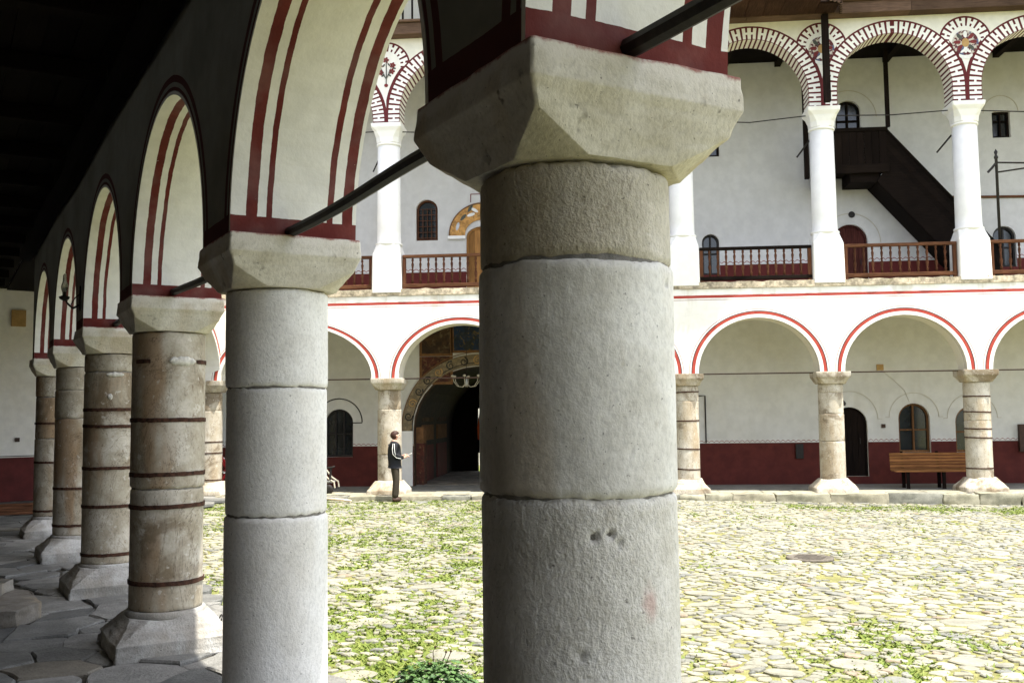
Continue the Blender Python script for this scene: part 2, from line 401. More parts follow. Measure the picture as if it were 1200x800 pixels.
def darts(n, region, bounds, radf, tries=1, seed=1, sep=1.0):
    rnd = random.Random(seed); cell = .5; H = {}; pts = []
    for _ in range(n):
        x = rnd.uniform(bounds[0], bounds[1]); y = rnd.uniform(bounds[2], bounds[3])
        if not region(x, y): continue
        r = radf(rnd, len(pts), _/n); cx, cy = int(x//cell), int(y//cell); ok = True; k = int((r+RMAX)//cell)+1
        for a in range(cx-k, cx+k+1):
            for c in range(cy-k, cy+k+1):
                for (px, py, pr) in H.get((a, c), ()):
                    if (px-x)**2+(py-y)**2 < ((pr+r)*sep)**2: ok = False; break
                if not ok: break
            if not ok: break
        if ok: H.setdefault((cx, cy), []).append((x, y, r)); pts.append((x, y, r))
    return pts
def stone_mesh(poly, zf, gap, hgt, rnd, rounds=1, dome=.3, und=.01, flat=False):
    cx = sum(p[0] for p in poly)/len(poly); cy = sum(p[1] for p in poly)/len(poly)
    rad = sum(math.hypot(p[0]-cx, p[1]-cy) for p in poly)/len(poly)
    k = max(1-gap/rad*1.25, .45); P = [(cx+(p[0]-cx)*k, cy+(p[1]-cy)*k) for p in poly]
    if flat:
        for am in (.10, .06):
            Q = []
            for i in range(len(P)):
                a, c = P[i], P[(i+1) % len(P)]; L = math.hypot(c[0]-a[0], c[1]-a[1]); q = rnd.uniform(-am, am)*L; f_ = rnd.uniform(.35, .65)
                Q += [a, (a[0]+(c[0]-a[0])*f_-(c[1]-a[1])/max(L, 1e-6)*q*.6, a[1]+(c[1]-a[1])*f_+(c[0]-a[0])/max(L, 1e-6)*q*.6)]
            P = Q
        rounds = 0
    for _ in range(rounds):
        Q = []
        for i in range(len(P)):
            a, c = P[i], P[(i+1) % len(P)]; e = .22+rnd.uniform(-.06, .06)
            Q += [(a[0]*(1-e)+c[0]*e, a[1]*(1-e)+c[1]*e), (a[0]*e+c[0]*(1-e), a[1]*e+c[1]*(1-e))]
        P = Q
    jj = rad*(.01 if flat else .05); P = [(x+rnd.uniform(-jj, jj), y+rnd.uniform(-jj, jj)) for x, y in P]
    tx, ty = rnd.uniform(-1, 1)*und/max(rad, .05), rnd.uniform(-1, 1)*und/max(rad, .05); h = hgt*rnd.uniform(.55, 1.2)
    def ring(s, z): return [(cx+(x-cx)*s, cy+(y-cy)*s, zf(x, y)+z+(tx*(x-cx)+ty*(y-cy))) for x, y in P]
    e = min(.016/rad, .2)
    rings = [ring(1.0, -.035), ring(1.0, h*.55), ring(1-e, h)]
    n = len(P); v = [p for rr in rings for p in rr]+[(cx, cy, zf(cx, cy)+h*(1+dome*.2))]
    f = [(k_*n+i, k_*n+(i+1) % n, (k_+1)*n+(i+1) % n, (k_+1)*n+i) for k_ in range(2) for i in range(n)]
    f += [(2*n+i, 2*n+(i+1) % n, 3*n) for i in range(n)]
    return v, f, rad
def put_stones(cells, zf, name, many, matn, parent, gap, hgt, limit, rnd, und, rounds=1, gapf=None):
    items = []
    for poly in cells:
        if not poly or len(poly) < 3: continue
        cx = sum(p[0] for p in poly)/len(poly); cy = sum(p[1] for p in poly)/len(poly)
        A = abs(sum(poly[i][0]*poly[(i+1) % len(poly)][1]-poly[(i+1) % len(poly)][0]*poly[i][1] for i in range(len(poly))))/2
        if A < .0012: continue
        q = px_of((cx, cy, 0)); vis = 0
        if q and -10 < q[0] < 1210 and q[1] < 815: vis = A*FPX*FPX/q[2]**3
        items.append((vis, poly))
    items.sort(key=lambda t: -t[0]); V = []; F = []; TN = []
    for k, (vis, poly) in enumerate(items):
        v, f, rad = stone_mesh(poly, zf, gap if gapf is None else gapf(poly, gap), hgt, rnd, rounds, und=und, flat=(rounds == 0))
        t = min(max(rnd.gauss(.45, .22), 0), .85) if rnd.random() > .025 else .97
        if k < limit and vis > 0:
            me = bpy.data.meshes.new(name); me.from_pydata(v, [], f); me.materials.append(M[matn])
            at = me.attributes.new('tone', 'FLOAT', 'POINT'); at.data.foreach_set('value', [t]*len(v))
            o = bpy.data.objects.new(name, me); col.objects.link(o); o.parent = parent
        else:
            b0 = len(V); V += v; F += [tuple(b0+i for i in q) for q in f]; TN += [t]*len(v)
    if V:
        me = bpy.data.meshes.new(many); me.from_pydata(V, [], F); me.materials.append(M[matn])
        at = me.attributes.new('tone', 'FLOAT', 'POINT'); at.data.foreach_set('value', TN)
        o = bpy.data.objects.new(many, me); col.objects.link(o); o.parent = parent; o['kind'] = 'stuff'
    return items

def in_court(x, y):
    t, n = tn(x, y)
    return n > .78 and y < 24.12 and x > -9.2+.08*(16.4-y) and -.55*y-3 < x < .50*y+1.6
RMAX = .26
def court_r(rnd, k, f):
    if f < .003: return rnd.uniform(.18, .26)
    if f < .022: return rnd.uniform(.10, .18)
    return rnd.uniform(.042, .09)
AN = 1.45
pts = darts(120000, lambda x, y: in_court(x, y/AN), (-11.5, 14, 4.8*AN, 24.2*AN), court_r, seed=3, sep=.86)
cells = [c_ and [(x, y/AN) for x, y in c_] for c_ in voronoi_stones(pts)]
rs = random.Random(11)
def court_gap(poly, g0):
    cx = sum(p[0] for p in poly)/len(poly); cy = sum(p[1] for p in poly)/len(poly); q = green_at(cx, cy)
    return g0*rs.choice((.6, .8, 1, 1.3, 1.8))*(1+2.0*max(0, min(q, .5)))
def keep(poly):
    if not poly: return False
    cx = sum(p[0] for p in poly)/len(poly); cy = sum(p[1] for p in poly)/len(poly)
    if math.hypot(cx-2.87, cy-14.63) < .42: return False
    return rs.random() > .05+1.0*max(0, green_at(cx, cy)-.14)
cells = [c_ for c_ in cells if keep(c_)]
stones = put_stones(cells, lambda x, y: court_z(x, y)-.03, 'paving_stone', 'small_paving_stones', 'cobble', courtyard, .018, .020, 300, rs, .009, gapf=court_gap)
print('cobbles', len(stones))

# gallery floor
g_floor = MB()
P = [W(-4.8, -4.3), W(-4.8, .60), W(16.4, .60), Vector((-8.75, 16.6, 0)), Vector((-9.35, 24.3, 0)), Vector((-16, 25.5, 0)), W(24, -4.3)]
top = [(p.x, p.y, GF-.035) for p in P]; bot = [(p.x, p.y, -.3) for p in P]
gallery_floor = tag(g_floor.loft([bot, top]).build('gallery_floor', plain('dark_joint_earth', (.045, .04, .03), .95, .4, 12, .6)), kind='structure', label='shaded flagstone floor of the near gallery')
def in_gal(x, y):
    t, n = tn(x, y)
    if t < 16.4: return -4.0 < n < .60 and t > 0 and n > -.35*(t+2.65)-2.2
    return n > -4.0 and x < -9.3 and y < 24.2 and x > -15
RMAX = .5
pts = darts(9000, in_gal, (-16, 0.5, 2.5, 24.5), lambda r, k, f: r.uniform(.32, .46) if f < .06 else r.uniform(.16, .30), seed=5, sep=.9)
pts += [(*W(t+.1*math.sin(t*3), .40)[:2], .3) for t in np.arange(.2, 16.4, .62)]
put_stones(voronoi_stones(pts), lambda x, y: GF-.035, 'flagstone', 'far_flagstones', 'flag', gallery_floor, .006, .034, 300, rs, .012, rounds=0)
# edge kerb towards the court
for k, t in enumerate(np.arange(-4.8, 16.2, .9)):
    o = MB().box((0, 0, 0), (.87, .16, .17)).build('edge_stone', 'flag', gallery_floor, loc=(*W(t+.45, .69)[:2], -.012)); o.rotation_euler.z = RZ+random.uniform(-.02, .02)
    at = o.data.attributes.new('tone', 'FLOAT', 'POINT'); at.data.foreach_set('value', [random.random()*.8]*len(o.data.vertices)); roughen(o, 2, .012, 6, .012, k)

# grass tufts in the joints
def grass():
    rnd = random.Random(21); V = []; F = []; TN = []
    n = 0
    for _ in range(520000):
        x = rnd.uniform(-10.2, 11); y = rnd.uniform(5.5, 24.1)
        if not in_court(x, y): continue
        dv = green_at(x, y)
        if dv < rnd.uniform(.0, .36): continue
        z = court_z(x, y)-.03; h = rnd.uniform(.012, .034)*(1+.5*dv); a = rnd.uniform(0, 2*PI); wd = rnd.uniform(.006, .013)*(1+y/22)
        le = rnd.uniform(.8, 2.2)*h; o = len(V); ca, sa = math.cos(a), math.sin(a); la = rnd.uniform(0, 2*PI)
        V += [(x-ca*wd, y-sa*wd, z), (x+ca*wd, y+sa*wd, z), (x+math.cos(la)*le, y+math.sin(la)*le, z+h)]; F.append((o, o+1, o+2)); TN += [rnd.random()]*3
        n += 1
        if n > 170000: break
    me = bpy.data.meshes.new('grass'); me.from_pydata(V, [], F)
    at = me.attributes.new('tone', 'FLOAT', 'POINT'); at.data.foreach_set('value', TN)
    g = G('grass_blade'); f = S(g, g.attr('tone').outputs['Fac']); c = g.mix(f, (.10, .155, .025), (.21, .235, .055))
    me.materials.append(g.out(c, .7)); g.b.inputs['Transmission Weight'].default_value = 0
    o = bpy.data.objects.new('grass', me); col.objects.link(o)
    tag(o, 'bright green grass growing in patches between courtyard stones', 'grass', kind='stuff')
grass()

# ================================================================== NEAR ARCADE
near = empty('near_arcade', (C0.x, C0.y, 0), RZ, 'shaded near arcade wall with red striped round arches on stone columns', 'arcade wall')
NR = 1.285; ZS = 3.05
def near_mats():
    def loc(g):
        x, y, z = g.xyz(); wob = (g.noise(9, 3)-.5)*.012+(g.noise(1.3, 2)-.5)*.022; n = (y*-1.)+wob
        k = g.m('FLOOR', x/SP); u = x-(k+.5)*SP; dz = g.m('MAXIMUM', z-ZS, 0.)
        return x, y, z+wob, n, u, g.m('SQRT', u*u+dz*dz)-NR+wob*.7
    g = G('striped_arch_paint'); x, y, z, n, u, dd = loc(g)
    red = g.band(n, -.285, -.222)+g.band(n, -.172, -.138)+g.band(n, .188, .226)+g.band(n, .283, .345)+(z < 3.145)
    n1 = g.noise(1.3, 5); n2 = g.noise(40, 4); n3 = g.noise(7, 5)
    c = g.mix(g.ss(n1, .4, .7)*.45, (.80, .795, .755), (.72, .70, .62)); c = g.mix(g.ss(g.noise(2.2, 5, .65, stretch=(1, 1, .3)), .56, .72)*.3, c, (.56, .53, .44)); c = g.mul(c, g.ss(n3, .3, .7, .93, 1.04))
    r = g.mix(g.ss(n3, .35, .75), (.105, .016, .013), (.145, .024, .018))
    M['near_intrados'] = g.out(g.mix(g.m('MINIMUM', red, 1.)*g.ss(g.noise(14, 5, .7), .20, .30)*g.ss(g.noise(3, 4), .3, .6, .94, 1.), c, r), .88, n3*.6+n2*.4, .45, .012)
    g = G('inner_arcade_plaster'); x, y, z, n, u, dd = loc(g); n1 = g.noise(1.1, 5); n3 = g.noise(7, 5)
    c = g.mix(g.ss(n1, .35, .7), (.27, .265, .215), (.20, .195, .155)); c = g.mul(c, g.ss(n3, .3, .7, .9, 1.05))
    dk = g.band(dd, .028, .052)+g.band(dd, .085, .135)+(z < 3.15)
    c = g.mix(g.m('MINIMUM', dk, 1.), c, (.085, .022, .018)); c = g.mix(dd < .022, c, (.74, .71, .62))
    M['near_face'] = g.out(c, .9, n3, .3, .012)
near_mats()
ncol = list(range(-1, 6)); xs = [i*SP for i in ncol]; nb = len(xs)-1
arch_wall(xs, [NR]*nb, ZS, [ZS]*nb, [NR]*nb, 5.0, .37, -.37, 40).build('arch_wall', ['near_face', 'near_intrados', 'near_face'], near)
# tie bars from column to column
for i in ncol[:-1]:
    a, c = i*SP, (i+1)*SP; pts_ = []
    for k in range(13):
        f = k/12; x = a+.28+(SP-.56)*f
        pts_.append((x, .02+.012*math.sin(f*7+i), 3.085+.012*math.sin(f*5+2*i)))
    MB().tube(pts_, .032, 8).build('tie_bar', 'iron', near)
# ceiling
ceil = empty('gallery_ceiling', (C0.x, C0.y, 0), RZ, 'dark brown timber ceiling of boards and joists over the near gallery', 'ceiling')
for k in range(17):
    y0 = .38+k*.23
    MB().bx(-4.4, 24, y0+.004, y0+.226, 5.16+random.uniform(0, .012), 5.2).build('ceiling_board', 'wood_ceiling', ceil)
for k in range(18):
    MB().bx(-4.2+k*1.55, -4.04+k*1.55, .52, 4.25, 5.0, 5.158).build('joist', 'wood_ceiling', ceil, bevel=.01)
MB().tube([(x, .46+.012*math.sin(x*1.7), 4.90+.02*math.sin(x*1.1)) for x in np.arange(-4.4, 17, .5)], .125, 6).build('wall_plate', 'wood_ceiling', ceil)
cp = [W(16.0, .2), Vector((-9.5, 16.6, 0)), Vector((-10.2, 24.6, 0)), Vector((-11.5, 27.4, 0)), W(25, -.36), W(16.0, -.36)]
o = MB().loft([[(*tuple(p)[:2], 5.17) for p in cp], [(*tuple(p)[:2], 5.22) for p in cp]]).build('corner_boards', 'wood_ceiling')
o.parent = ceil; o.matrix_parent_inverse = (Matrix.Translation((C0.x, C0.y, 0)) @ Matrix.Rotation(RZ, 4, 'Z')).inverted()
# the storeys above and the rear wall of this wing, plus unseen light blockers
wing = empty('near_wing', (C0.x, C0.y, 0), RZ, 'upper storey and rear wall of the wing over the near gallery', 'building')
MB().bx(-4.5, 20, 4.25, 4.6, 0, 5.0).build('rear_wall', plaster('bounce_cutting_plaster', (.16, .13, .10)), wing)  # unseen wall, coloured dark to cut bounce light in the gallery
MB().bx(-4.8, -4.5, 1.15, 4.6, 0, 5.2).build('rear_light_blocker', 'wood_grey', wing)  # unseen wall added to hold back light from the open rear end
MB().bx(-4.5, 16.2, -.80, 4.6, 5.205, 5.36).build('sun_shading_slab', 'wood_grey', wing)  # unseen overhang, its reach set to keep sun off the capitals
MB().bx(-4.5, 16.2, -.30, 4.6, 5.365, 9.0).build('upper_wall', 'plaster', wing)
MB().bx(-4.8, 16.4, -.9, 4.9, 9.005, 9.2).build('eave', 'wood_grey', wing)
rp = [W(15.9, .25), Vector((-9.7, 16.5, 0)), Vector((-10.35, 24.3, 0)), Vector((-10.35, 29, 0)), Vector((-24, 29, 0)), W(20, -9.5), W(15.9, -9.5)]
o = MB().loft([[(q.x, q.y, 5.38) for q in rp], [(q.x, q.y, 5.7) for q in rp]]).build('corner_sun_blocker', 'wood_grey', wing); o.matrix_parent_inverse = (Matrix.Translation((C0.x, C0.y, 0)) @ Matrix.Rotation(RZ, 4, 'Z')).inverted()  # unseen slab added to stop sun leaking onto the end wall
MB().bx(20, 25, 4.25, 4.6, 0, 5.2).build('rear_wall', 'plaster', wing)  # unseen extension added with the corner slab against leaking sun
# end wall of the gallery
EW0, EW1 = Vector((-17.6, 20.0)), Vector((-11.9, 25.0)); ed = (EW1-EW0); el = ed.length; ea = math.atan2(ed.y, ed.x)
endw = empty('end_wall', (EW0.x, EW0.y, 0), ea, 'white plaster end wall with dark red dado beyond the column row', 'wall')
M['dado'] = plain('oxblood_dado_paint', (.10, .019, .016), .8, .25, 3, .2)
MB().bx(0, el, 0, .4, GF, 5.4).build('wall_face', 'plaster', endw)
MB().bx(0, el, -.006, -.002, GF, 1.13).build('dado', 'dado', endw)
MB().bx(0, el, -.008, -.003, 1.15, 1.17).build('dado_line', 'iron', endw)

# ---- columns of the near arcade
def sq8(h, c, z):
    return [(h, -h+c, z), (h, h-c, z), (h-c, h, z), (-h+c, h, z), (-h, h-c, z), (-h, -h+c, z), (-h+c, -h, z), (h-c, -h, z)]
def drum(z0, z1, r, seed, seg, rows, holes=(), lip=.014):
    rings = []
    zz = [0, .004, .012]+[.03+(z1-z0-.06)*k/rows for k in range(rows+1)]+[(z1-z0)-.012, (z1-z0)-.004, (z1-z0)]
    for k, h in enumerate(zz):
        e = min(h, (z1-z0)-h); inset = lip*max(0, 1-e/.014)**1.3; rg = []
        for i in range(seg):
            a = 2*PI*i/seg; ca, sa = math.cos(a), math.sin(a)
            wj = noise.noise(Vector((ca*2.2, sa*2.2, seed+(0 if h < (z1-z0)/2 else 7))))*.010*(1 if e < .02 else max(0, 1-e/.08))+noise.noise(Vector((ca*9, sa*9, seed*2+(0 if h < (z1-z0)/2 else 7))))*.005*(1 if e < .02 else 0)
            rr = r-inset*(1+.9*noise.noise(Vector((ca*9, sa*9, seed+h*3))))+.0035*noise.noise(Vector((ca*1.6, sa*1.6, (z0+h)*1.7+seed)))+.0012*noise.noise(Vector((ca*9, sa*9, (z0+h)*24+seed)))
            z = z0+h+wj
            for (hx, hy, hz, hr, hd) in holes:
                q = math.sqrt((rr*ca-hx)**2+(rr*sa-hy)**2+(z-hz)**2)
                if q < hr: rr -= hd*(1-(q/hr)**2)
            rg.append((rr*ca, rr*sa, z))
        rings.append(rg)
    return MB().loft(rings)
def band_ring(z, r, a0=0, a1=2*PI, hgt=.036, tilt=0, ph=0):
    b = MB(); n = max(6, int(48*(a1-a0)/(2*PI))); full = a1-a0 > 6.28; rg = []
    for i in range(n+(0 if full else 1)):
        a = a0+(a1-a0)*i/n; zz = z+tilt*math.cos(a+ph)+.003*noise.noise(Vector((math.cos(a)*3, math.sin(a)*3, z*9)))
        rg.append([((r+dr)*math.cos(a), (r+dr)*math.sin(a), zz+dz) for dr, dz in ((-.01, -hgt/2), (.007, -hgt/2*(1+.3*noise.noise(Vector((a*7, z, 1))))), (.008, hgt/2*(1+.3*noise.noise(Vector((a*7, z, 5))))), (-.01, hgt/2))])
    if full: rg.append(rg[0])
    return b.loft(rg, cap=(not full, not full))
def near_column(i, label, r, joints, bands, stone, seg=72, holes=(), patch=()):
    p = W(i*SP, 0)
    root = empty('stone_column', (p.x, p.y, 0), RZ, label, 'column', 'columns of the near arcade')
    o = MB().loft([sq8(.380, .008, 3.048), sq8(.388, .008, 2.94), sq8(.372, .008, 2.912), sq8(.352, .010, 2.86), sq8(.312, .16, 2.758)][::-1]).build('capital', 'stone_cap', root)
    roughen(o, 9 if i == 0 else 7 if i < 2 else 4, .005 if i < 3 else .012, 5, .005, i, .0045, 26, 24)
    zb = .40; zs_ = [zb]+sorted(joints)+[2.754]
    for k in range(len(zs_)-1):
        rows = max(4, int((zs_[k+1]-zs_[k])/(.012 if i == 0 else .03 if i < 3 else .12)))
        hh = [q for q in holes if zs_[k] < q[2] < zs_[k+1]]
        smooth_angle(drum(zs_[k]+.003, zs_[k+1]-.003, r+[0, .004, -.003, .002][(k+i) % 4], k*3.3+i*11, seg, rows, hh).build('drum', stone if i != 0 else ['stone_c0_low', 'stone_c0', 'stone_c0_top'][k], root), 50)
    MB().lathe([(r-.012, zb-.02), (r-.012, 2.74)], 40).build('mortar_core', 'mortar', root, True)
    for z in bands: smooth_angle(band_ring(z, r+.002, tilt=random.uniform(-.006, .006), ph=i).build('iron_band', 'rust', root))
    o = MB().loft([sq8(.48, .012, GF-.02), sq8(.475, .015, .195), sq8(.40, .075, .275), sq8(.345, .13, .345), sq8(.330, .14, .368)]).build('base', 'stone_base', root)
    roughen(o, 6 if i < 4 else 3, .030, 4.0, .010, i+3, .009, 22, 20)
    MB().lathe([(.325, .33), (.335, .37), (.33, .395), (.318, .405)], 48).build('base_neck', 'stone_base', root, True)
    for (z, a, wd, ht) in patch:   # a smear of white mortar over a broken band
        b = MB(); n = 14; rg = []
        for q in range(n+1):
            aa = a-wd/2+wd*q/n; e = (.25+.75*math.sin(PI*q/n)**.5)*ht*(.75+.8*abs(noise.noise(Vector((aa*13, z, 0)))))
            rg.append([((r+dr)*math.cos(aa), (r+dr)*math.sin(aa), z+dz) for dr, dz in ((-.02, -e), (.009, -e*.9), (.014, 0), (.009, e*.9), (-.02, e))])
        b.loft(rg).build('mortar_patch', 'mortar_pale', root, True)
    return root
def onr(n, t, r=.3055): L = math.hypot(n, t); return (t*r/L, -n*r/L)
hl = []
for n_, t_, z_, rr_, dd_ in [(-.13, -.27, 1.665, .016, .022), (-.085, -.29, 1.672, .014, .022), (-.06, -.29, 1.645, .013, .014), (-.165, -.25, 1.335, .018, .012), (.145, -.25, 2.405, .013, .02), (.16, -.24, 2.385, .009, .015), (.185, -.24, 2.40, .009, .012), (-.02, -.3, 1.9, .012, .006), (.1, -.28, 2.1, .010, .006), (-.1, -.28, 2.2, .010, .006)]:
    x_, y_ = onr(n_, t_); hl.append((x_, y_, z_, rr_, dd_))
near_column(-1, 'pecked stone column of the near arcade beside the viewer, out of the picture', .30, [1.4, 2.2], [], 'stone_new', 32)
near_column(0, 'massive pecked grey stone column in the foreground with chipped holes and pink smear', .3055, [1.773, 2.468], [], 'stone_c0', 200, hl)
near_column(1, 'smooth pale grey stone column, second from the front, with rough mortar joints', .2954, [1.45, 2.189], [], 'stone_new', 120)
near_column(2, 'brownish stone column with five rusty iron bands and a large sunlit base', .3052, [1.424], [2.005, 1.545, 1.274, .637], 'stone_old', 72, patch=[(2.505, PI*1.06, .75, .045)])
near_column(3, 'yellowish stone column with rusty bands and a vertical crack, fourth from the front', .3052, [2.55], [2.124, 1.942, 1.466, 1.04, .503], 'stone_old', 48, patch=[(2.52, PI*.98, .6, .03), (2.27, PI*.93, .16, .04)])
near_column(4, 'mottled stone column with only two iron bands, fifth from the front', .3052, [2.432, 2.037], [1.052, .545], 'stone_old', 40)
near_column(5, 'smallest and farthest stone column of the near row, by the white end wall', .3052, [2.404, 1.7], [1.961, 1.306, .50], 'stone_old', 40)
def c2_band():
    root = [o for o in col.objects if o.name.startswith('stone_column') and 'five rusty' in o.get('label', '')][0]
    band_ring(2.505, .3075, PI*1.2, PI*1.75, .034).build('broken_band', 'rust', root); band_ring(2.505, .3075, PI*.62, PI*.78, .034).build('broken_band', 'rust', root)
    # iron ring on the base
    MB().tube([(-.28+.035*math.cos(a), -.40-.012*math.sin(a), .30+.035*math.sin(a)) for a in np.linspace(0, 2*PI, 16)], .006, 6).build('iron_ring', 'iron', root)
c2_band()

# ================================================================== FAR WING
far = empty('far_wing', (0, 0, 0), 0, 'white two-storey arcaded monastery wing across the sunlit courtyard', 'building')
HS = [(XS[i+1]-XS[i])/2-.29 for i in range(len(XS)-1)]; HS[0] = 1.95
LZ = 2.965; RISE = [min(1.335, h) for h in HS]
UZ = 9.44; UHS = [(XS[i+1]-XS[i])/2-.345 for i in range(len(XS)-1)]
UR = [min(h, 1.70) for h in UHS]; UZC = [11.2-q for q in UR]
UZC = [max(z, UZ) for z in UZC]
def far_mats():
    g = G('lower_arcade_paint'); x, y, z = g.xyz(); wob = (g.noise(3, 3)-.5)*.012
    dd, s_, u = bays_nodes(g, x, z, XS, HS, [LZ]*len(HS), RISE); dd = dd+wob; zz = z+wob*.8
    n1 = g.noise(.8, 5); n3 = g.noise(6, 5)
    c = g.mix(g.ss(n1, .35, .7)*.6, (.84, .83, .78), (.78, .755, .67))
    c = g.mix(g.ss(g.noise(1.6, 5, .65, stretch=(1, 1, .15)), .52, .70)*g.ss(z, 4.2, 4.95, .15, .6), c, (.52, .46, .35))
    c = g.mul(c, g.ss(n3, .3, .7, .95, 1.03))
    c = g.mix(g.band(dd, -1, .105), c, (.84, .83, .80))
    c = g.mix(g.band(dd, .175, .215), c, (.84, .83, .80))
    c = g.mix(g.band(dd, .088, .162), c, g.mix(g.ss(n3, .35, .7), (.36, .05, .035), (.44, .075, .05)))
    c = g.mix(g.band(dd, .158, .180), c, (.06, .045, .045)); c = g.mix(g.band(dd, .216, .228), c, (.22, .05, .045))
    c = g.mix(g.band(zz, 4.795, 4.865), c, (.36, .055, .042)); c = g.mix(g.band(zz, 4.745, 4.757), c, (.22, .06, .055))
    M['far_lower'] = g.out(c, .9, n3, .25, .015)
    # lower intrados: plaster with thin dark lines near the front edge
    g = G('lower_intrados'); x, y, z = g.xyz(); ln = g.band(y, YF+.07, YF+.085)+g.band(y, YF+.13, YF+.14)+g.band(y, YF+.17, YF+.18)
    M['far_intrados'] = g.out(g.mix(ln, (.74, .70, .60), (.16, .12, .10)), .9)
    # upper arcade: painted brick work
    def hpat(g, s_, dd, p, lo, hi):
        q = g.m('FRACT', s_/p+100.); bars = (q < .30)+g.band(q, .5, .80); mid = (lo+hi)/2
        cross = g.band(q, .30, .5)*g.band(dd, mid-.028, mid+.028)
        return g.m('MINIMUM', bars+cross, 1.)*g.band(dd, lo, hi)
    g = G('upper_arcade_paint'); x, y, z = g.xyz(); wob = (g.noise(6, 3)-.5)*.014
    dd, s_, u = bays_nodes(g, x, z, XS, UHS, UZC, UR); dd = dd+wob
    P_ = .225; wht = hpat(g, s_+wob, dd, P_, .012, .292)
    red = (.105, .017, .019); n3 = g.noise(6, 5)
    ring = g.mix(wht, red, (.80, .79, .74))
    cream = g.mul((.74, .715, .62, 1), g.ss(n3, .3, .7, .93, 1.04))
    # spandrel medallion rings
    md = None; ma = None
    for X in XS:
        mk = g.band(x, X-1.2, X+1.2); ux = (x-X); uz = z-10.93
        rr = g.m('SQRT', ux*ux+uz*uz)*mk+(1-mk)*9.; an = g.m('ARCTAN2', uz, ux)*mk
        if md is None: md, ma = rr, an
        else: md = g.m('MINIMUM', md, rr); ma = ma+an
    up = z > 10.86
    mw = hpat(g, ma*.5+.02, md+wob*.6, .262, .375, .575)
    mring = g.mix(mw, red, (.80, .79, .74))
    fld = g.mix(g.ss(n3, .3, .7), (.80, .78, .72), (.74, .71, .64)); fld = g.mix(dd < .375, fld, red)
    # outside: cream above, white field inside the medallion outline
    o = g.mix(g.band(md, .0, .62)*up, cream, mring)
    inside = g.m('MAXIMUM', (md < .375), (z < 10.87)); o = g.mix(inside, o, fld)
    c = g.mix(dd < .335, o, ring)
    M['far_upper'] = g.out(c, .9, n3, .2, .012)
    g = G('upper_intrados_paint'); x, y, z = g.xyz(); dd, s_, u = bays_nodes(g, x, z, XS, UHS, UZC, UR)
    q = g.m('FRACT', s_/P_+100.); w_ = g.m('MINIMUM', (q < .30)+g.band(q, .5, .80), 1.)
    M['far_upper_in'] = g.out(g.mix(w_, red, (.76, .73, .64)), .9)
    # lower back wall: plaster over oxblood dado with scalloped border
    g = G('lower_back_wall_paint'); x, y, z = g.xyz(); n1 = g.noise(.9, 5); n3 = g.noise(5, 5)
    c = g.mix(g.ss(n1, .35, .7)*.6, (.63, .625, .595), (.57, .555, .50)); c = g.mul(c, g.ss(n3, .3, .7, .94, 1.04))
    sca = g.m('ABSOLUTE', g.m('SINE', x*(PI/.135)))*.042
    ln = g.band(z-sca, 1.205, 1.220)
    c = g.mix(g.ss(g.noise(1.6, 5, .6, stretch=(1, 1, .18)), .55, .72)*.35, c, (.52, .49, .41)); c = g.mix(ln, c, (.22, .04, .035)); rd = g.mix(g.ss(n3, .3, .75), (.075, .015, .012), (.105, .022, .016))
    M['far_back'] = g.out(g.mix(z < 1.19, c, rd), .9, n3, .3, .015)
    g = G('upper_back_wall_paint'); x, y, z = g.xyz(); n1 = g.noise(.7, 5); n3 = g.noise(5, 5)
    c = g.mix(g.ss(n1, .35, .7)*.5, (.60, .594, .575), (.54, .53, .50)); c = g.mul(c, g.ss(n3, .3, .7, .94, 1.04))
    c = g.mix(g.ss(g.noise(1.1, 5, .6, stretch=(1, 1, .2)), .54, .72)*.3, c, (.55, .53, .47)); sca = g.m('ABSOLUTE', g.m('SINE', x*(PI/.15)))*.05; ln = g.band(z-sca, 6.06, 6.08)
    c = g.mix(ln, c, (.22, .04, .035)); c = g.mix(z < 6.03, c, (.10, .017, .014))
    M['far_upper_back'] = g.out(c, .9, n3, .3, .015)
far_mats()
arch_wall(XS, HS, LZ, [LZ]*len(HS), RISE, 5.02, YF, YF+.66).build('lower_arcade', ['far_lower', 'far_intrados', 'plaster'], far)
arch_wall(XS, UHS, UZ, UZC, UR, 11.62, YF+.02, YF+.62, 32).build('upper_arcade', ['far_upper', 'far_upper_in', 'plaster'], far)
# crumbling ledge under the balustrades
o = MB()
for k in range(len(XS)-1):
    o.bx(XS[0]+k*.01-.2 if k == 0 else XS[k], XS[k+1], YF-.05, YF+.7, 5.024, 5.105)
o = MB().bx(XS[0]-.2, XS[-1], YF-.03, YF+.7, 5.024, 5.185).build('ledge', 'crumble', far)
me = o.data; bm = bmesh.new(); bm.from_mesh(me)
bmesh.ops.subdivide_edges(bm, edges=[e for e in bm.edges if e.calc_length() > 3], cuts=260); bm.normal_update()
for v in bm.verts:
    if v.co.y < YF: v.co.y += .022*noise.noise(Vector((v.co.x*3, 0, v.co.z*9)))+.02*noise.noise(Vector((v.co.x*14, 2, v.co.z*9))); v.co.z += .03*noise.noise(Vector((v.co.x*4, 7, 0)))*(1 if v.co.z > 5.06 else 0)
bm.to_mesh(me); bm.free()
XE = XS[-1]
MB().bx(XS[0]-4, XE, YF+.702, YB+.3, 5.0, 5.10).build('upper_floor', 'plaster', far)
MB().bx(XS[0]-4, XE, YF+.662, YB+.3, 4.7, 4.99).build('lower_vault', 'plaster', far)
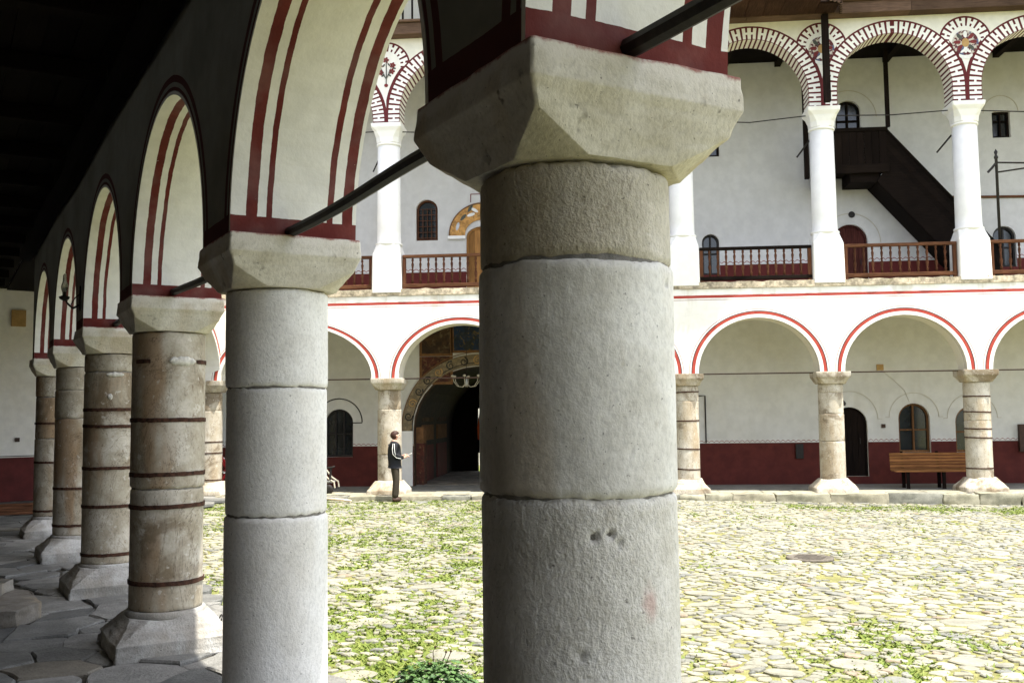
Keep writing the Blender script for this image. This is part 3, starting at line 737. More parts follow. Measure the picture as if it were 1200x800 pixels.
# openings
low_ops = [(-7.38, .40, .90, 1.85, .38), (-3.45, 1.82, 0, 1.65, 1.72), (6.55, .46, .28, 1.66, .46), (8.225, .405, .90, 1.80, .40), (9.72, .44, .90, 1.70, .42), (13.0, .42, .9, 1.8, .40)]
holed_wall(XS[0]-4, XE, 0, 4.7, low_ops, YB, .26).build('lower_back_wall', ['far_back', 'plaster'], far)
up_ops = [(-7.9, .3, 6.93, 7.8, .3), (-4.86, .31, 6.93, 7.80, .30), (-3.28, .47, 5.1, 7.0, .30), (3.01, .235, 5.77, 6.66, .235), (6.74, .46, 5.1, 6.60, .46), (6.80, .33, 8.95, 10.18, .30), (10.81, .235, 9.30, 10.0, .03), (10.75, .3, 5.8, 6.6, .3), (3.15, .16, 9.05, 9.35, .02)]
# two openings share one strip near x=6.8: build the wall as two storeys
holed_wall(XS[0]-4, XE, 5.1, 8.3, [q for q in up_ops if q[2] < 8.3], YB, .24).build('upper_back_wall', ['far_upper_back', 'plaster'], far)
holed_wall(XS[0]-4, XE, 8.3, 11.9, [q for q in up_ops if q[2] > 8.3], YB, .24).build('top_back_wall', ['far_upper_back', 'plaster'], far)
MB().bx(XS[0]-4, XE, YB+.3, YB+.34, 5.1, 11.9).build('core_wall', 'iron', far)
MB().bx(XS[0]-4, -5.25, YB+.3, YB+.34, 0, 4.9).build('core_wall', 'iron', far); MB().bx(-1.65, XE, YB+.3, YB+.34, 0, 4.9).build('core_wall', 'iron', far)

def window(op, y, frame_m, label=None, mull=1, bars=0, grille=False):
    xc, hw, zb, zsp, rise = op
    f = arch_ring(xc, hw-.055, .055, zb, zsp, rise-.055, y+.10, y+.16).build('window', frame_m, far, bevel=.006)
    if label: f['label'] = label
    arch_slab(xc, hw-.03, zb+.01, zsp, rise-.03, y+.165, y+.18).build('pane', 'glass', f)
    MB().bx(xc-hw, xc+hw, y+.09, y+.165, zb+.002, zb+.06).build('frame', frame_m, f, bevel=.006)
    for k in range(mull): MB().bx(xc-.022+(k-(mull-1)/2)*hw*.6, xc+.022+(k-(mull-1)/2)*hw*.6, y+.085, y+.163, zb+.062, zsp+rise-.06).build('mullion', frame_m, f, bevel=.005)
    for k in range(bars):
        z = zb+(zsp-zb)*(k+1)/(bars+.5); MB().bx(xc-hw+.05, xc+hw-.05, y+.10, y+.162, z-.018, z+.018).build('bar', frame_m, f)
    if grille:
        for k in range(5):
            x = xc-hw+.06+(2*hw-.12)*k/4; MB().tube([(x, y+.06, zb+.02), (x, y+.06, zsp+.05)], .012, 6).build('grille_bar', frame_m, f)
        for k in range(6):
            z = zb+.08+(zsp-zb-.05)*k/5; MB().tube([(xc-hw+.01, y+.055, z), (xc+hw-.01, y+.055, z)], .010, 6).build('grille_bar', frame_m, f)
    return f
def door(op, y, m, label=None, boards=5):
    xc, hw, zb, zsp, rise = op
    f = arch_ring(xc, hw-.06, .06, zb, zsp, rise-.06, y+.08, y+.16).build('door', m, far, bevel=.008)
    if label: f['label'] = label
    for k in range(boards):
        w_ = 2*(hw-.06)/boards; x0 = xc-hw+.06+k*w_; xm = abs(x0+w_/2-xc)/hw
        MB().bx(x0+.003, x0+w_-.003, y+.11+.004*(k % 2), y+.15, zb+.01, zsp+rise*math.sqrt(max(0, 1-xm*xm))-.04).build('board', m, f)
    MB().tube([(xc+hw*.6, y+.10, zb+1.0), (xc+hw*.6, y+.05, zb+1.0), (xc+hw*.6, y+.05, zb+.86)], .012, 6).build('handle', 'iron', f)
    return f
window(low_ops[0], YB, 'iron', 'dark arched window outlined in black on the left', 2, 1)
M['wood_frame'] = wood('window_frame_wood', (.16, .08, .035), .35, 2)
window(low_ops[3], YB, 'wood_frame', 'dark arched window above the bench', 1, 1); window(low_ops[4], YB, 'wood_frame', None, 1, 1); window(low_ops[5], YB, 'wood_frame', None, 1, 1)
door(low_ops[2], YB, 'wood_dark_v', 'dark arched plank door under the gallery')
MB().bx(6.10, 6.32, YB+.09, YB+.105, 1.95, 2.03).build('door_plate', 'white_paint', far)
window(up_ops[0], YB, 'wood_brown_v', None, 0, 0, True); window(up_ops[1], YB, 'wood_brown_v', 'upper arched window with brown wooden grille', 0, 0, True)
door(up_ops[2], YB, 'wood_ochre', 'ochre wooden door under the painted tympanum')
window(up_ops[3], YB, 'iron', None, 1, 1); door(up_ops[4], YB, 'door_red', 'dark red arched door on the upper gallery')
window(up_ops[7], YB, 'iron', None, 1, 1); window(up_ops[6], YB, 'wood_dark_v', None, 1, 1); window(up_ops[5], YB, 'wood_dark_v', None, 1, 2); window(up_ops[8], YB, 'wood_dark_v', None, 0, 0)
# thin raised arch lines round the openings
def hood(xc, R, zsp, m, y=YB, ends=.12, t=.018, stretch=1):
    b = MB(); pts_ = [(xc-R-ends, zsp)]+[(xc-R*math.cos(PI*k/24), zsp+R*stretch*math.sin(PI*k/24)) for k in range(25)]+[(xc+R+ends, zsp)]
    if not ends: pts_ = pts_[1:-1]
    for (a, za), (c, zc_) in zip(pts_, pts_[1:]):
        L = math.hypot(c-a, zc_-za); nx, nz = -(zc_-za)/L*t/2, (c-a)/L*t/2
        b.add([(x, yy, z) for yy in (y-.012, y+.002) for x, z in ((a+nx, za+nz), (c+nx, zc_+nz), (c-nx, zc_-nz), (a-nx, za-nz))], [(0, 1, 2, 3), (7, 6, 5, 4), (0, 4, 5, 1), (2, 6, 7, 3), (1, 5, 6, 2), (0, 3, 7, 4)])
    return b.build('arch_moulding', m, far)
hood(-7.38, .66, 1.86, 'iron', ends=0, t=.028, stretch=1.0); MB().bx(-6.98, -6.72, YB-.012, YB+.002, 1.83, 1.857).build('arch_moulding', 'iron', far)
M['line'] = plain('incised_line', (.46, .42, .33), .9, .1, 6, .1)
hood(6.55, .74, 1.80, 'line', ends=.10, t=.012); hood(8.225, .64, 1.84, 'line', ends=.10, t=.012); hood(9.72, .64, 1.80, 'line', ends=.10, t=.012); hood(6.74, .80, 6.55, 'line', ends=0); hood(6.8, .75, 10.0, 'line', ends=0); hood(10.81, .45, 10.0, 'line', ends=0)
for x, z in ((6.45, 7.32),):
    MB().lathe([(.085, 0), (.09, .01), (.05, .02)], 16).build('small_oval', 'iron', far).matrix_local = Matrix.Translation((x+.35, YB-.005, z)) @ Matrix.Rotation(PI/2, 4, 'X')
# small things on the lower back wall
MB().bx(5.11, 5.31, YB-.07, YB-.004, .76, 1.155).build('meter_box', 'iron', far, bevel=.008)
MB().bx(7.37, 7.47, YB-.05, YB-.004, 1.56, 1.66).build('junction_box', 'leather', far, bevel=.006)
MB().bx(7.3, 7.48, YB-.04, YB-.004, 3.09, 3.25).build('cover_plate', 'box_tan', far, bevel=.006)
MB().tube([(2.55, YB-.03, 2.47), (2.75, YB-.03, 2.47), (2.75, YB-.03, 1.2)], .018, 8).build('pipe', 'iron', far)
MB().tube([(7.42, YB-.012, 3.09), (7.7, YB-.012, 2.86), (8.0, YB-.012, 2.55), (8.12, YB-.012, 2.22)], .006, 6).build('cable', 'line', far)
MB().bx(10.85, 11.15, YB-.12, YB-.004, .9, 1.62).build('notice_board', 'leather', far, bevel=.01)
# portal: painted band, jambs, frescoes, passage
def g_band():
    g = G('painted_scroll_band'); n = g.noise(6, 5, .6); n2 = g.noise(28, 4)
    c = g.mix(g.ss(n, .35, .7), (.22, .165, .095), (.30, .235, .145)); c = g.mix(g.ss(g.vor(9), .42, .5)*.5, c, (.12, .10, .07)); c = g.mul(c, g.ss(n2, .3, .7, .85, 1.1))
    return g.out(c, .9, n2, .2, .004)
M['scroll'] = g_band()
def fresco(name, a, b_, c_, k):
    g = G(name); n = g.noise(2.2, 5, .6, dist=.8); n2 = g.noise(9, 5, .65); v = g.noise(4.5+k, 3, .5, dist=1.5)
    c = g.mix(g.ss(n, .42, .58), a, b_); c = g.mix(g.ss(v, .56, .66)*.8, c, c_); c = g.mul(c, g.ss(n2, .3, .7, .7, 1.25))
    return g.out(c, .8)
M['fresco_brown'] = fresco('dark_brown_fresco', (.035, .020, .011), (.07, .036, .016), (.12, .085, .045), 0)
M['fresco_blue'] = fresco('blue_fresco', (.012, .028, .07), (.025, .03, .033), (.14, .09, .025), 1)
M['fresco_red'] = fresco('dark_red_fresco', (.095, .025, .015), (.06, .022, .014), (.16, .09, .04), 2)
M['fresco_border'] = plain('fresco_border', (.17, .085, .035), .9, .3, 8, .1)
arch_ring(-3.45, 1.79, .028, 0, 1.65, 1.69, YB+.002, YB+.262, 40).build('portal_lining', 'fresco_brown', far)
bnd = arch_ring(-3.45, 1.835, .32, 1.60, 1.65, 1.735, YB-.035, YB-.003, 40).build('portal_band', 'scroll', far)
for rr_, m_ in ((1.835, 'iron'), (2.13, 'fresco_border')):
    arch_ring(-3.45, rr_, .022, 1.60, 1.65, rr_-.03, YB-.042, YB-.036, 40).build('band_line', m_, bnd)
for k in range(15):     # painted scrolls
    a = PI*(.06+.88*k/14); cx_, cz_ = -3.45-1.985*math.cos(a), 1.65+1.89*math.sin(a); sg = 1 if k % 2 else -1
    pts_ = [(cx_+(.125*(1-q*.8))*math.cos(sg*q*9+a), YB-.04, cz_+(.125*(1-q*.8))*math.sin(sg*q*9+a)) for q in np.linspace(0, 1, 22)]
    MB().tube(pts_, [.020*(1-.5*q) for q in np.linspace(0, 1, 22)], 5).build('scroll', ['iron', 'box_tan', 'fresco_blue'][k % 3], bnd)
for sx in (-1, 1):
    x0 = -3.45+sx*2.0; MB().bx(x0-.16, x0+.16, YB-.05, YB-.003, GF, 1.598).build('portal_jamb', 'whitewash', far, bevel=.01)
for (x0, x1, z0, z1, m_) in ((-5.02, -4.22, 3.74, 4.55, 'fresco_brown'), (-5.02, -4.22, 2.95, 3.66, 'fresco_red'), (-4.12, -2.6, 3.82, 4.55, 'fresco_blue'), (-2.5, -1.7, 2.95, 4.55, 'fresco_brown')):
    p_ = MB().bx(x0, x1, YB-.016, YB-.004, z0, z1).build('fresco_panel', m_, far)
    for (a, c, e, f) in ((x0-.07, x0, z0-.07, z1), (x1, x1+.07, z0-.07, z1), (x0, x1, z0-.07, z0)): MB().bx(a, c, YB-.02, YB-.004, e, f).build('border', 'fresco_border', p_)
# passage behind the portal: vaulted tunnel with painted walls
pv = MB(); prof = [(-5.25, 0)]+[(-3.45-1.80*math.cos(PI*k/20), 1.65+1.72*math.sin(PI*k/20)) for k in range(21)]+[(-1.65, 0)]
for (a, za), (c, zc_) in zip(prof, prof[1:]): pv.add([(a, YB+.26, za), (c, YB+.26, zc_), (c, 34.5, zc_), (a, 34.5, za)], [(0, 1, 2, 3)])
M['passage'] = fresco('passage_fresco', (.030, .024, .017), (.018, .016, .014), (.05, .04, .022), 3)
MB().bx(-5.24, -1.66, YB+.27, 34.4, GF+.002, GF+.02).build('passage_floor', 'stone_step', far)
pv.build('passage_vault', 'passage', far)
for k in range(2):
    y0 = 28.6+k*2.6; MB().bx(-5.248, -5.22, y0, y0+1.9, GF, 1.15).build('wall_panel', 'dado', far); MB().bx(-5.248, -5.215, y0, y0+1.9, 1.3, 1.75).build('wall_panel', 'fresco_border', far); MB().bx(-5.248, -5.215, y0, y0+1.9, 1.85, 2.5).build('wall_panel', 'fresco_brown', far)
MB().bx(-5.25, -5.02, YB+.27, YB+.75, GF, 1.25).build('inner_jamb', 'fresco_red', far); MB().bx(-5.25, -5.04, YB+.27, YB+.73, 1.255, 1.7).build('inner_jamb', 'fresco_border', far)
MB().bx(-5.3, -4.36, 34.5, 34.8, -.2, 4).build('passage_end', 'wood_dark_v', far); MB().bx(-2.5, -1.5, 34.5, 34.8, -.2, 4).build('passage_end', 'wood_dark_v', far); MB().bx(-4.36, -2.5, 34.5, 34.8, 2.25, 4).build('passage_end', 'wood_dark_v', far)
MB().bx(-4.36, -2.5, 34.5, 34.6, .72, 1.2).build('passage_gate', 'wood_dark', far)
tag(MB().loft([[(-4.34, 34.42, 1.18), (-4.02, 34.40, 1.15), (-4.02, 34.37, 1.15), (-4.34, 34.39, 1.18)], [(-4.36, 34.45, 1.6), (-4.0, 34.43, 1.6), (-4.0, 34.40, 1.6), (-4.36, 34.42, 1.6)], [(-4.28, 34.44, 2.1), (-4.1, 34.43, 2.12), (-4.1, 34.41, 2.12), (-4.28, 34.42, 2.1)]]).build('orange_cloth', 'orange', bevel=.01), 'bright orange cloth glimpsed at the far end of the dark passage', 'cloth')
tag(MB().bx(-14, 8, 41, 41.5, -.2, 3.2).build('boundary_wall', 'plaster'), 'pale wall glimpsed through the passage behind the far wing', 'wall')

# upper ceiling, beam, top gallery and roof
MB().bx(XS[0]-4, XE, YF+.63, YB+.3, 11.64, 11.72).build('upper_ceiling', 'wood_ceiling', far)
for k in range(18):
    x = XS[0]+.4+k*1.45; MB().bx(x, x+.16, YF+.64, YB, 11.50, 11.635).build('joist', 'wood_dark', far)
x0 = XS[0]-4
k = 0
while x0 < XE:
    L = [3.1, 3.9, 3.4, 4.2][k % 4]; MB().bx(x0+.004, min(x0+L, XE), YF-.30-.01*(k % 2), YF+.3, 11.625, 11.91).build('eave_beam', 'wood_grey', far, bevel=.012); x0 += L; k += 1
MB().bx(XS[0]-4, XE, YF-.38, YF+.35, 11.92, 11.97).build('eave_board', 'wood_grey', far)
for k in range(110):
    x = XS[0]-3.5+k*.24
    if x > XE: break
    q = px_of((x, YF-.3, 12.1))
    if q and (-50 < q[0] < 1300): MB().bx(x, x+.045, YF-.33, YF-.285, 11.972, 12.8).build('upper_baluster', 'wood_dark_v', far)
MB().bx(XS[0]-4, XE, YF-.36, YF-.25, 12.802, 12.9).build('upper_rail', 'wood_dark', far)
MB().bx(XS[0]-4, XE, YF+1.6, YF+1.7, 11.98, 14.6).build('top_storey_wall', 'plaster', far)
MB().bx(XS[0]-4.5, XE+.5, YF-1.75, YB+2, 14.605, 14.8).build('roof', 'wood_dark', far)
# projecting timber bay at the top with canted corner
bp = [(-.6, YF-.31), (5.0, YF-.31), (5.9, YF-.31), (5.75, YF-.95), (4.9, YF-1.5), (-.6, YF-1.5)]
for k in range(16):   # soffit boards
    xa = -.6+k*.42
    xb = min(xa+.41, 5.75); yy = YF-1.5 if xb < 4.9 else YF-1.5+.55*(xb-4.9)/.85+.06
    MB().bx(xa, xb, yy+.02, YF-.315, 11.64+.008*(k % 2), 11.68).build('soffit_board', 'wood_soffit', far)
for a, c in zip(bp[2:], bp[3:]):
    L = Vector((c[0]-a[0], c[1]-a[1], 0)); ln = L.length; mid = ((a[0]+c[0])/2, (a[1]+c[1])/2, 11.85)
    MB().box(mid, (ln, .06, .46), rz=math.atan2(L.y, L.x)).build('bay_fascia', 'wood_dark', far)
    for q in range(int(ln/.12)):
        f = (q+.5)/int(ln/.12); MB().lathe([(.045, 0), (.045, .03)], 10).build('fascia_scallop', 'wood_grey', far).matrix_local = Matrix.Translation((a[0]+L.x*f, a[1]+L.y*f-.035, 11.64)) @ Matrix.Rotation(PI/2, 4, 'X')
MB().bx(5.45, 5.60, YF-.36, YF-.21, 9.46, 11.62).build('bay_post', 'wood_dark_v', far, bevel=.01)

# medallions in the spandrels
def g_med():
    g = G('medallion_paint'); n = g.noise(9, 4, .6, dist=1.2); n2 = g.noise(5, 3)
    c = g.mix(g.ss(n, .46, .54), (.10, .025, .03), (.55, .50, .42)); c = g.mix(g.ss(n2, .55, .62), c, (.10, .12, .20)); return g.out(c, .85)
M['medal'] = g_med(); M['petal'] = plain('dark_red_paint', (.17, .03, .03), .85, .2, 20, .1); M['leafpaint'] = plain('green_grey_paint', (.08, .085, .07), .85, .2, 20, .1)
for i, X in enumerate(XS[1:-1]):
    m_ = empty('medallion', (X, YF+.015, 10.88)); m_.parent = far
    def disc(nm, x, z, rx, rz_, yy, m, ang=0, n=16, par=m_):
        return MB().loft([[(x+rx*math.cos(2*PI*k/n)*math.cos(ang)-rz_*math.sin(2*PI*k/n)*math.sin(ang), y_, z+rx*math.cos(2*PI*k/n)*math.sin(ang)+rz_*math.sin(2*PI*k/n)*math.cos(ang)) for k in range(n)] for y_ in (0, yy)]).build(nm, m, par)
    if X < -3:
        MB().tube([(0, -.006, -.42), (.01, -.006, -.1), (0, -.006, .2)], .012, 5).build('stem', 'leafpaint', m_)
        for (x, z) in ((0, .2), (-.17, .05), (.17, .06), (-.14, -.12), (.15, -.1)):
            MB().tube([(0, -.006, -.3), (x*.5, -.006, z*.5-.12), (x, -.006, z)], .008, 5).build('stem', 'leafpaint', m_)
            for k in range(5): a = 2*PI*k/5; disc('petal', x+.045*math.cos(a), z+.045*math.sin(a), .036, .028, -.008, 'petal', a, 10)
        for (x, z, a) in ((-.08, -.2, .6), (.09, -.2, 2.5), (-.06, .06, 1.0), (.07, .08, 2.2), (-.2, -.02, .2), (.21, -.02, 2.9)): disc('leaf', x, z, .05, .02, -.008, 'leafpaint', a, 10)
        disc('vase', 0, -.46, .05, .045, -.009, 'petal')
    else:
        disc('plaque', 0, 0, .31, .31, -.010, 'medal', n=28); disc('plaque_tip', 0, -.30, .16, .10, -.008, 'white_paint')
        for k in range(8): a = 2*PI*k/8; disc('petal', .19*math.cos(a), .19*math.sin(a)+.02, .085, .045, -.014, ['petal', 'petal', 'white_paint', 'leafpaint'][k % 4], a, 10)
        disc('centre', 0, 0, .085, .11, -.018, 'box_tan'); disc('scroll_leaf', -.06, -.2, .08, .03, -.016, 'white_paint', .6, 10); disc('scroll_leaf', .06, -.2, .08, .03, -.016, 'white_paint', 2.5, 10)

# tympanum with cross over the upper door
ty = arch_ring(-3.28, .50, .44, 7.04, 7.06, .42, YB-.04, YB-.004, 24).build('tympanum', 'box_tan', far)
M['icon'] = fresco('icon_ground', (.55, .30, .09), (.48, .25, .075), (.28, .15, .06), 2)
ty.data.materials[0] = M['icon']
arch_ring(-3.28, .92, .035, 7.04, 7.06, .87, YB-.048, YB-.003, 24).build('rim', 'fresco_border', ty)
MB().bx(-4.26, -3.76, YB-.09, YB-.003, 6.94, 7.035).build('corbel', 'whitewash', ty, bevel=.015); MB().bx(-2.80, -2.3, YB-.09, YB-.003, 6.94, 7.035).build('corbel', 'whitewash', ty, bevel=.015)
for k, (x, z, a, m_) in enumerate([(-3.98, 7.3, 1.3, 'metal'), (-3.82, 7.55, .8, 'leafpaint'), (-3.6, 7.62, .3, 'white_paint'), (-3.5, 7.75, 2.6, 'white_paint'), (-3.62, 7.8, 1.0, 'leafpaint'), (-3.2, 7.74, .4, 'metal'), (-2.9, 7.6, 2.2, 'white_paint'), (-2.65, 7.3, 1.8, 'leafpaint')]):
    n = 10; MB().loft([[(x+(.12*math.cos(2*PI*q/n))*math.cos(a)-.045*math.sin(2*PI*q/n)*math.sin(a), y_, z+.12*math.cos(2*PI*q/n)*math.sin(a)+.045*math.sin(2*PI*q/n)*math.cos(a)) for q in range(n)] for y_ in (YB-.048, YB-.041)]).build('painted_figure', m_, ty)
for (a, c, e, f) in ((-3.62, -3.60, 7.98, 8.22), (-3.6, -2.96, 8.2, 8.22), (-2.96, -2.94, 7.98, 8.22), (-3.29, -3.27, 8.22, 8.5), (-3.36, -3.2, 8.38, 8.40), (-3.39, -3.17, 8.30, 8.32)): MB().bx(a, c, YB-.014, YB-.003, e, f).build('painted_cross', 'petal', ty)

# tie rods of the far arcades
for i in range(len(XS)-1):
    MB().tube([(XS[i]+.3, YF+.33, 2.955), (XS[i+1]-.3, YF+.33, 2.955)], .018, 6).build('tie_rod', 'leather', far)
    MB().tube([(XS[i]+.2, YF+.33, 9.30), ((XS[i]+XS[i+1])/2, YF+.33, 9.26-.06*(i % 2)), (XS[i+1]-.2, YF+.33, 9.33)], .014, 6).build('tie_rod', 'iron', far)
for x in (5.49, 8.9, -5.37):
    MB().tube([(x-.25, YF+.5, 8.75), (x-.52, YF+.8, 8.40)], .022, 6).build('iron_hook', 'iron', far)

# far gallery pavement and kerb stones
fp = tag(MB().bx(XS[0]-6, XE, 24.30, 34.5, -.28, GF).build('far_gallery_pavement', 'flag'), 'shaded stone pavement of the far gallery', kind='structure')
at = fp.data.attributes.new('tone', 'FLOAT', 'POINT'); at.data.foreach_set('value', [.5]*len(fp.data.vertices))
x = XS[0]+.4; k = 0
while x < 14:
    L = random.uniform(.55, 1.35); zt = random.uniform(.075, .11)
    o = MB().box((0, 0, 0), (L-.02, .34, .30)).build('kerb_stone', 'cobble', fp, loc=(x+L/2, 24.20+random.uniform(-.03, .02), zt-.15))
    at = o.data.attributes.new('tone', 'FLOAT', 'POINT'); at.data.foreach_set('value', [random.choice([.9, .6, .7, .2])]*len(o.data.vertices)); roughen(o, 4, .05, 5, .02, k, .02, 14); x += L; k += 1
x = XS[0]+.4; k = 0
while x < 13.5:
    L = random.uniform(.5, 1.1)
    o = MB().bx(x+.008, x+L-.008, 24.375, 25.2+random.uniform(-.15, .15), GF+.001, GF+.012+random.uniform(0, .012)).build('pavement_slab', 'cobble', fp, bevel=.008)
    at = o.data.attributes.new('tone', 'FLOAT', 'POINT'); at.data.foreach_set('value', [random.uniform(.5, .85)]*len(o.data.vertices)); x += L; k += 1

# ---- far columns
def far_lower_column(x, label, bands, joints, patched=False):
    root = empty('arcade_column', (x, YF+.33, 0), 0, label, 'column', 'lower columns of the far arcade')
    roughen(MB().loft([sq8(.325, .15, 2.67), sq8(.37, .05, 2.79), sq8(.40, .02, 2.835), sq8(.405, .015, 2.96)]).build('capital', 'stone_far', root), 2, .01, 6, .012, x)
    z = [.40]+sorted(joints)+[2.668]
    for k in range(len(z)-1): smooth_angle(drum(z[k]+.002, z[k+1]-.002, .300-.008*(z[k]/2.6)+[0, .004, -.004][k % 3], x+k*5, 32, max(3, int((z[k+1]-z[k])/.15)), lip=.008).build('drum', 'stone_far', root), 50)
    MB().lathe([(.28, .35), (.275, 2.7)], 24).build('mortar_core', 'mortar', root, True)
    for b_ in bands: band_ring(b_, .300, hgt=.03, tilt=random.uniform(-.01, .01)).build('iron_band', 'rust', root)
    roughen(MB().loft([sq8(.50, .03, GF), sq8(.49, .04, .19), sq8(.38, .10, .32), sq8(.325, .13, .41)]).build('base', 'stone_far', root), 2, .03, 4, .014, x+2)
    return root
far_lower_column(XS[0], 'sunlit corner column with two rusty bands, half hidden behind the banded column', [1.41, 1.13, .46], [2.2])
far_lower_column(XS[1], 'sunlit column with broad base behind the standing person', [], [1.06, 2.18])
far_lower_column(XS[2], 'column right of the dark entrance, hidden behind the foreground column', [2.0], [1.3])
far_lower_column(XS[3], 'sunlit column with four iron bands beside the foreground column', [2.52, 1.82, 1.14, .65], [2.30])
far_lower_column(XS[4], 'sunlit banded-free column left of the dark plank door', [], [2.46, 1.95, 1.3])
far_lower_column(XS[5], 'sunlit column with broken black bands at the end of the bench', [2.33, 1.96, 1.56, 1.35, .63], [1.75])
far_lower_column(XS[6], 'column of the far arcade beyond the right edge of the picture', [1.5], [1.0, 2.0])
def far_upper_column(x, label):
    root = empty('upper_column', (x, YF+.33, 5.10), 0, label, 'column', 'white upper columns of the far arcade')
    def rnd8(h, c, z): return sq8(h, c, z-5.1)
    o = MB().loft([rnd8(.375, .03, 5.10), rnd8(.365, .03, 5.95), rnd8(.36, .03, 6.08), rnd8(.30, .15, 6.36)]).build('pedestal', 'whitewash', root, bevel=.012)
    MB().lathe([(.335, 1.235), (.345, 1.255), (.345, 1.285), (.33, 1.30), (.305, 1.31), (.300, 1.6), (.285, 3.82)], 36).build('shaft', 'whitewash', root, True)
    MB().lathe([(.30, 3.80), (.315, 3.82), (.315, 3.85), (.295, 3.87)], 36).build('collar', 'whitewash', root, True)
    MB().loft([sq8(.285, .13, 3.87), sq8(.295, .12, 4.0), sq8(.335, .08, 4.15), sq8(.385, .03, 4.24), sq8(.395, .02, 4.34)]).build('capital', 'whitewash', root, bevel=.01)
for x, lb in zip(XS[:-1], ['upper white column at the left corner of the far wing, hidden by the arches', 'upper white column left of the grilled window and painted tympanum', 'upper white column directly behind the foreground capital, hidden', 'upper white column peeping out right of the foreground column', 'upper white column with a timber post above its capital', 'upper white column at the foot of the dark staircase', 'upper white column beyond the right edge of the picture']):
    far_upper_column(x, lb)

# ---- balustrades on the upper gallery
def baluster_prof(h, k=1):
    return [(.028, 0), (.028, .10*h), (.036, .12*h), (.018, .16*h), (.036, .32*h), (.040, .38*h), (.018, .50*h), (.032, .53*h), (.018, .57*h), (.034, .76*h), (.016, .86*h), (.030, .90*h), (.028, h)]
bal_me = None
def balustrade(x0, x1, label, mat_r, mat_b):
    global bal_me
    Y = YF+.14; root = empty('balustrade', ((x0+x1)/2, Y, 5.12), 0, label, 'balustrade', 'wooden balustrades of the upper gallery'); L = (x1-x0)/2
    sag = random.uniform(-.012, .012)
    MB().box((0, 0, .90+sag), (2*L, .11, .075)).build('top_rail', mat_r, root, bevel=.012)
    MB().box((0, 0, .165), (2*L, .10, .09)).build('bottom_rail', mat_r, root, bevel=.012)
    for s_ in (-1, 1): MB().box((s_*(L-.045), 0, .43), (.085, .085, .86)).build('post', mat_b, root, bevel=.01)
    n = max(2, int(round((2*L-.1)/.205)))
    for k in range(1, n):
        x = -L+.05+(2*L-.1)*k/n
        if bal_me is None:
            o = MB().lathe(baluster_prof(.645), 10).build('baluster', mat_b, root, True); bal_me = o.data
        else:
            o = bpy.data.objects.new('baluster', bal_me); col.objects.link(o); o.parent = root
        o.location = (x, 0, .213); o.rotation_euler = (random.uniform(-.01, .01), random.uniform(-.012, .012), random.uniform(0, 3))
        if mat_b != 'wood_brown_v': o.material_slots[0].link = 'OBJECT'; o.material_slots[0].material = M[mat_b]
LB = ['brown wooden balustrade left of the tall white column, partly behind the second near capital', 'sunlit brown balustrade below the grilled window and ochre door', 'wooden balustrade hidden behind the foreground column', 'dark brown balustrade right of the foreground column, below the small arched window', 'brown balustrade in front of the dark red upper door and staircase', 'brown balustrade at the right edge, behind the iron lamp bracket', 'balustrade beyond the right edge of the picture']
for i in range(len(XS)-1):
    balustrade(XS[i]+.385, XS[i+1]-.385, LB[i], 'wood_brown' if i != 3 else 'wood_dark', 'wood_brown_v')

# ---- wooden staircase on the upper gallery
st = empty('wooden_staircase', (8.0, 26.9, 5.1), 0, 'black-brown timber staircase with boarded landing rising behind the upper columns', 'staircase')
def SB(nm, x0, x1, y0, y1, z0, z1, m='wood_dark', bev=.008): return MB().bx(x0-8, x1-8, y0-26.9, y1-26.9, z0-5.1, z1-5.1).build(nm, m, st, bevel=bev)
SB('landing_floor', 5.75, 7.5, 26.45, 27.45, 8.30, 8.42)
for k in range(9): SB('landing_board', 5.78+k*.19, 5.965+k*.19, 26.40+.006*(k % 2), 26.44, 8.44, 9.30, 'wood_dark_v')
SB('landing_rail', 5.72, 7.52, 26.36, 26.47, 9.302, 9.40); SB('landing_beam', 5.72, 7.52, 26.36, 26.448, 8.20, 8.435); SB('support_beam', 6.55, 7.3, 26.5, 27.4, 7.98, 8.295); SB('bracket', 5.72, 6.0, 26.5, 27.4, 8.0, 8.295)
def para(nm, pts_, y0, y1, m='wood_dark'):
    return MB().loft([[(x-8, y0-26.9, z-5.1) for x, z in pts_], [(x-8, y1-26.9, z-5.1) for x, z in pts_]]).build(nm, m, st, bevel=.006)
para('stringer', [(7.22, 7.98), (7.52, 8.42), (10.35, 5.12), (9.72, 5.12)], 26.42, 26.48)
for k in range(4): # boards of the parapet
    def E(x, f): return (x, 8.38+f*.88-(x-7.52)*1.166)
    f0, f1 = k/4, (k+1)/4+.004
    para('parapet_board', [E(7.46, f0), E(7.46, f1), E(10.2, f1), E(10.2, f0)], 26.43+.006*(k % 2), 26.46)
para('handrail', [E(7.5, 1.0), E(7.5, 1.1), E(10.25, 1.1), E(10.25, 1.0)], 26.40, 26.49)
para('far_stringer', [(7.22, 7.98), (7.52, 8.42), (10.35, 5.12), (9.72, 5.12)], 27.38, 27.44)
for k in range(15):
    x = 7.6+k*.178; z = 8.25-k*.2105; SB('tread', x-.12, x+.12, 26.485, 27.375, z-.02, z+.02)
para('soffit', [(7.25, 7.94), (7.27, 7.99), (9.75, 5.13), (9.70, 5.13)], 26.49, 27.37)
SB('newel_post', 7.50, 7.60, 26.40, 26.50, 9.41, 11.5, 'wood_dark_v'); SB('corner_post', 5.38, 5.50, 26.40, 26.52, 8.1, 11.5, 'wood_dark_v')

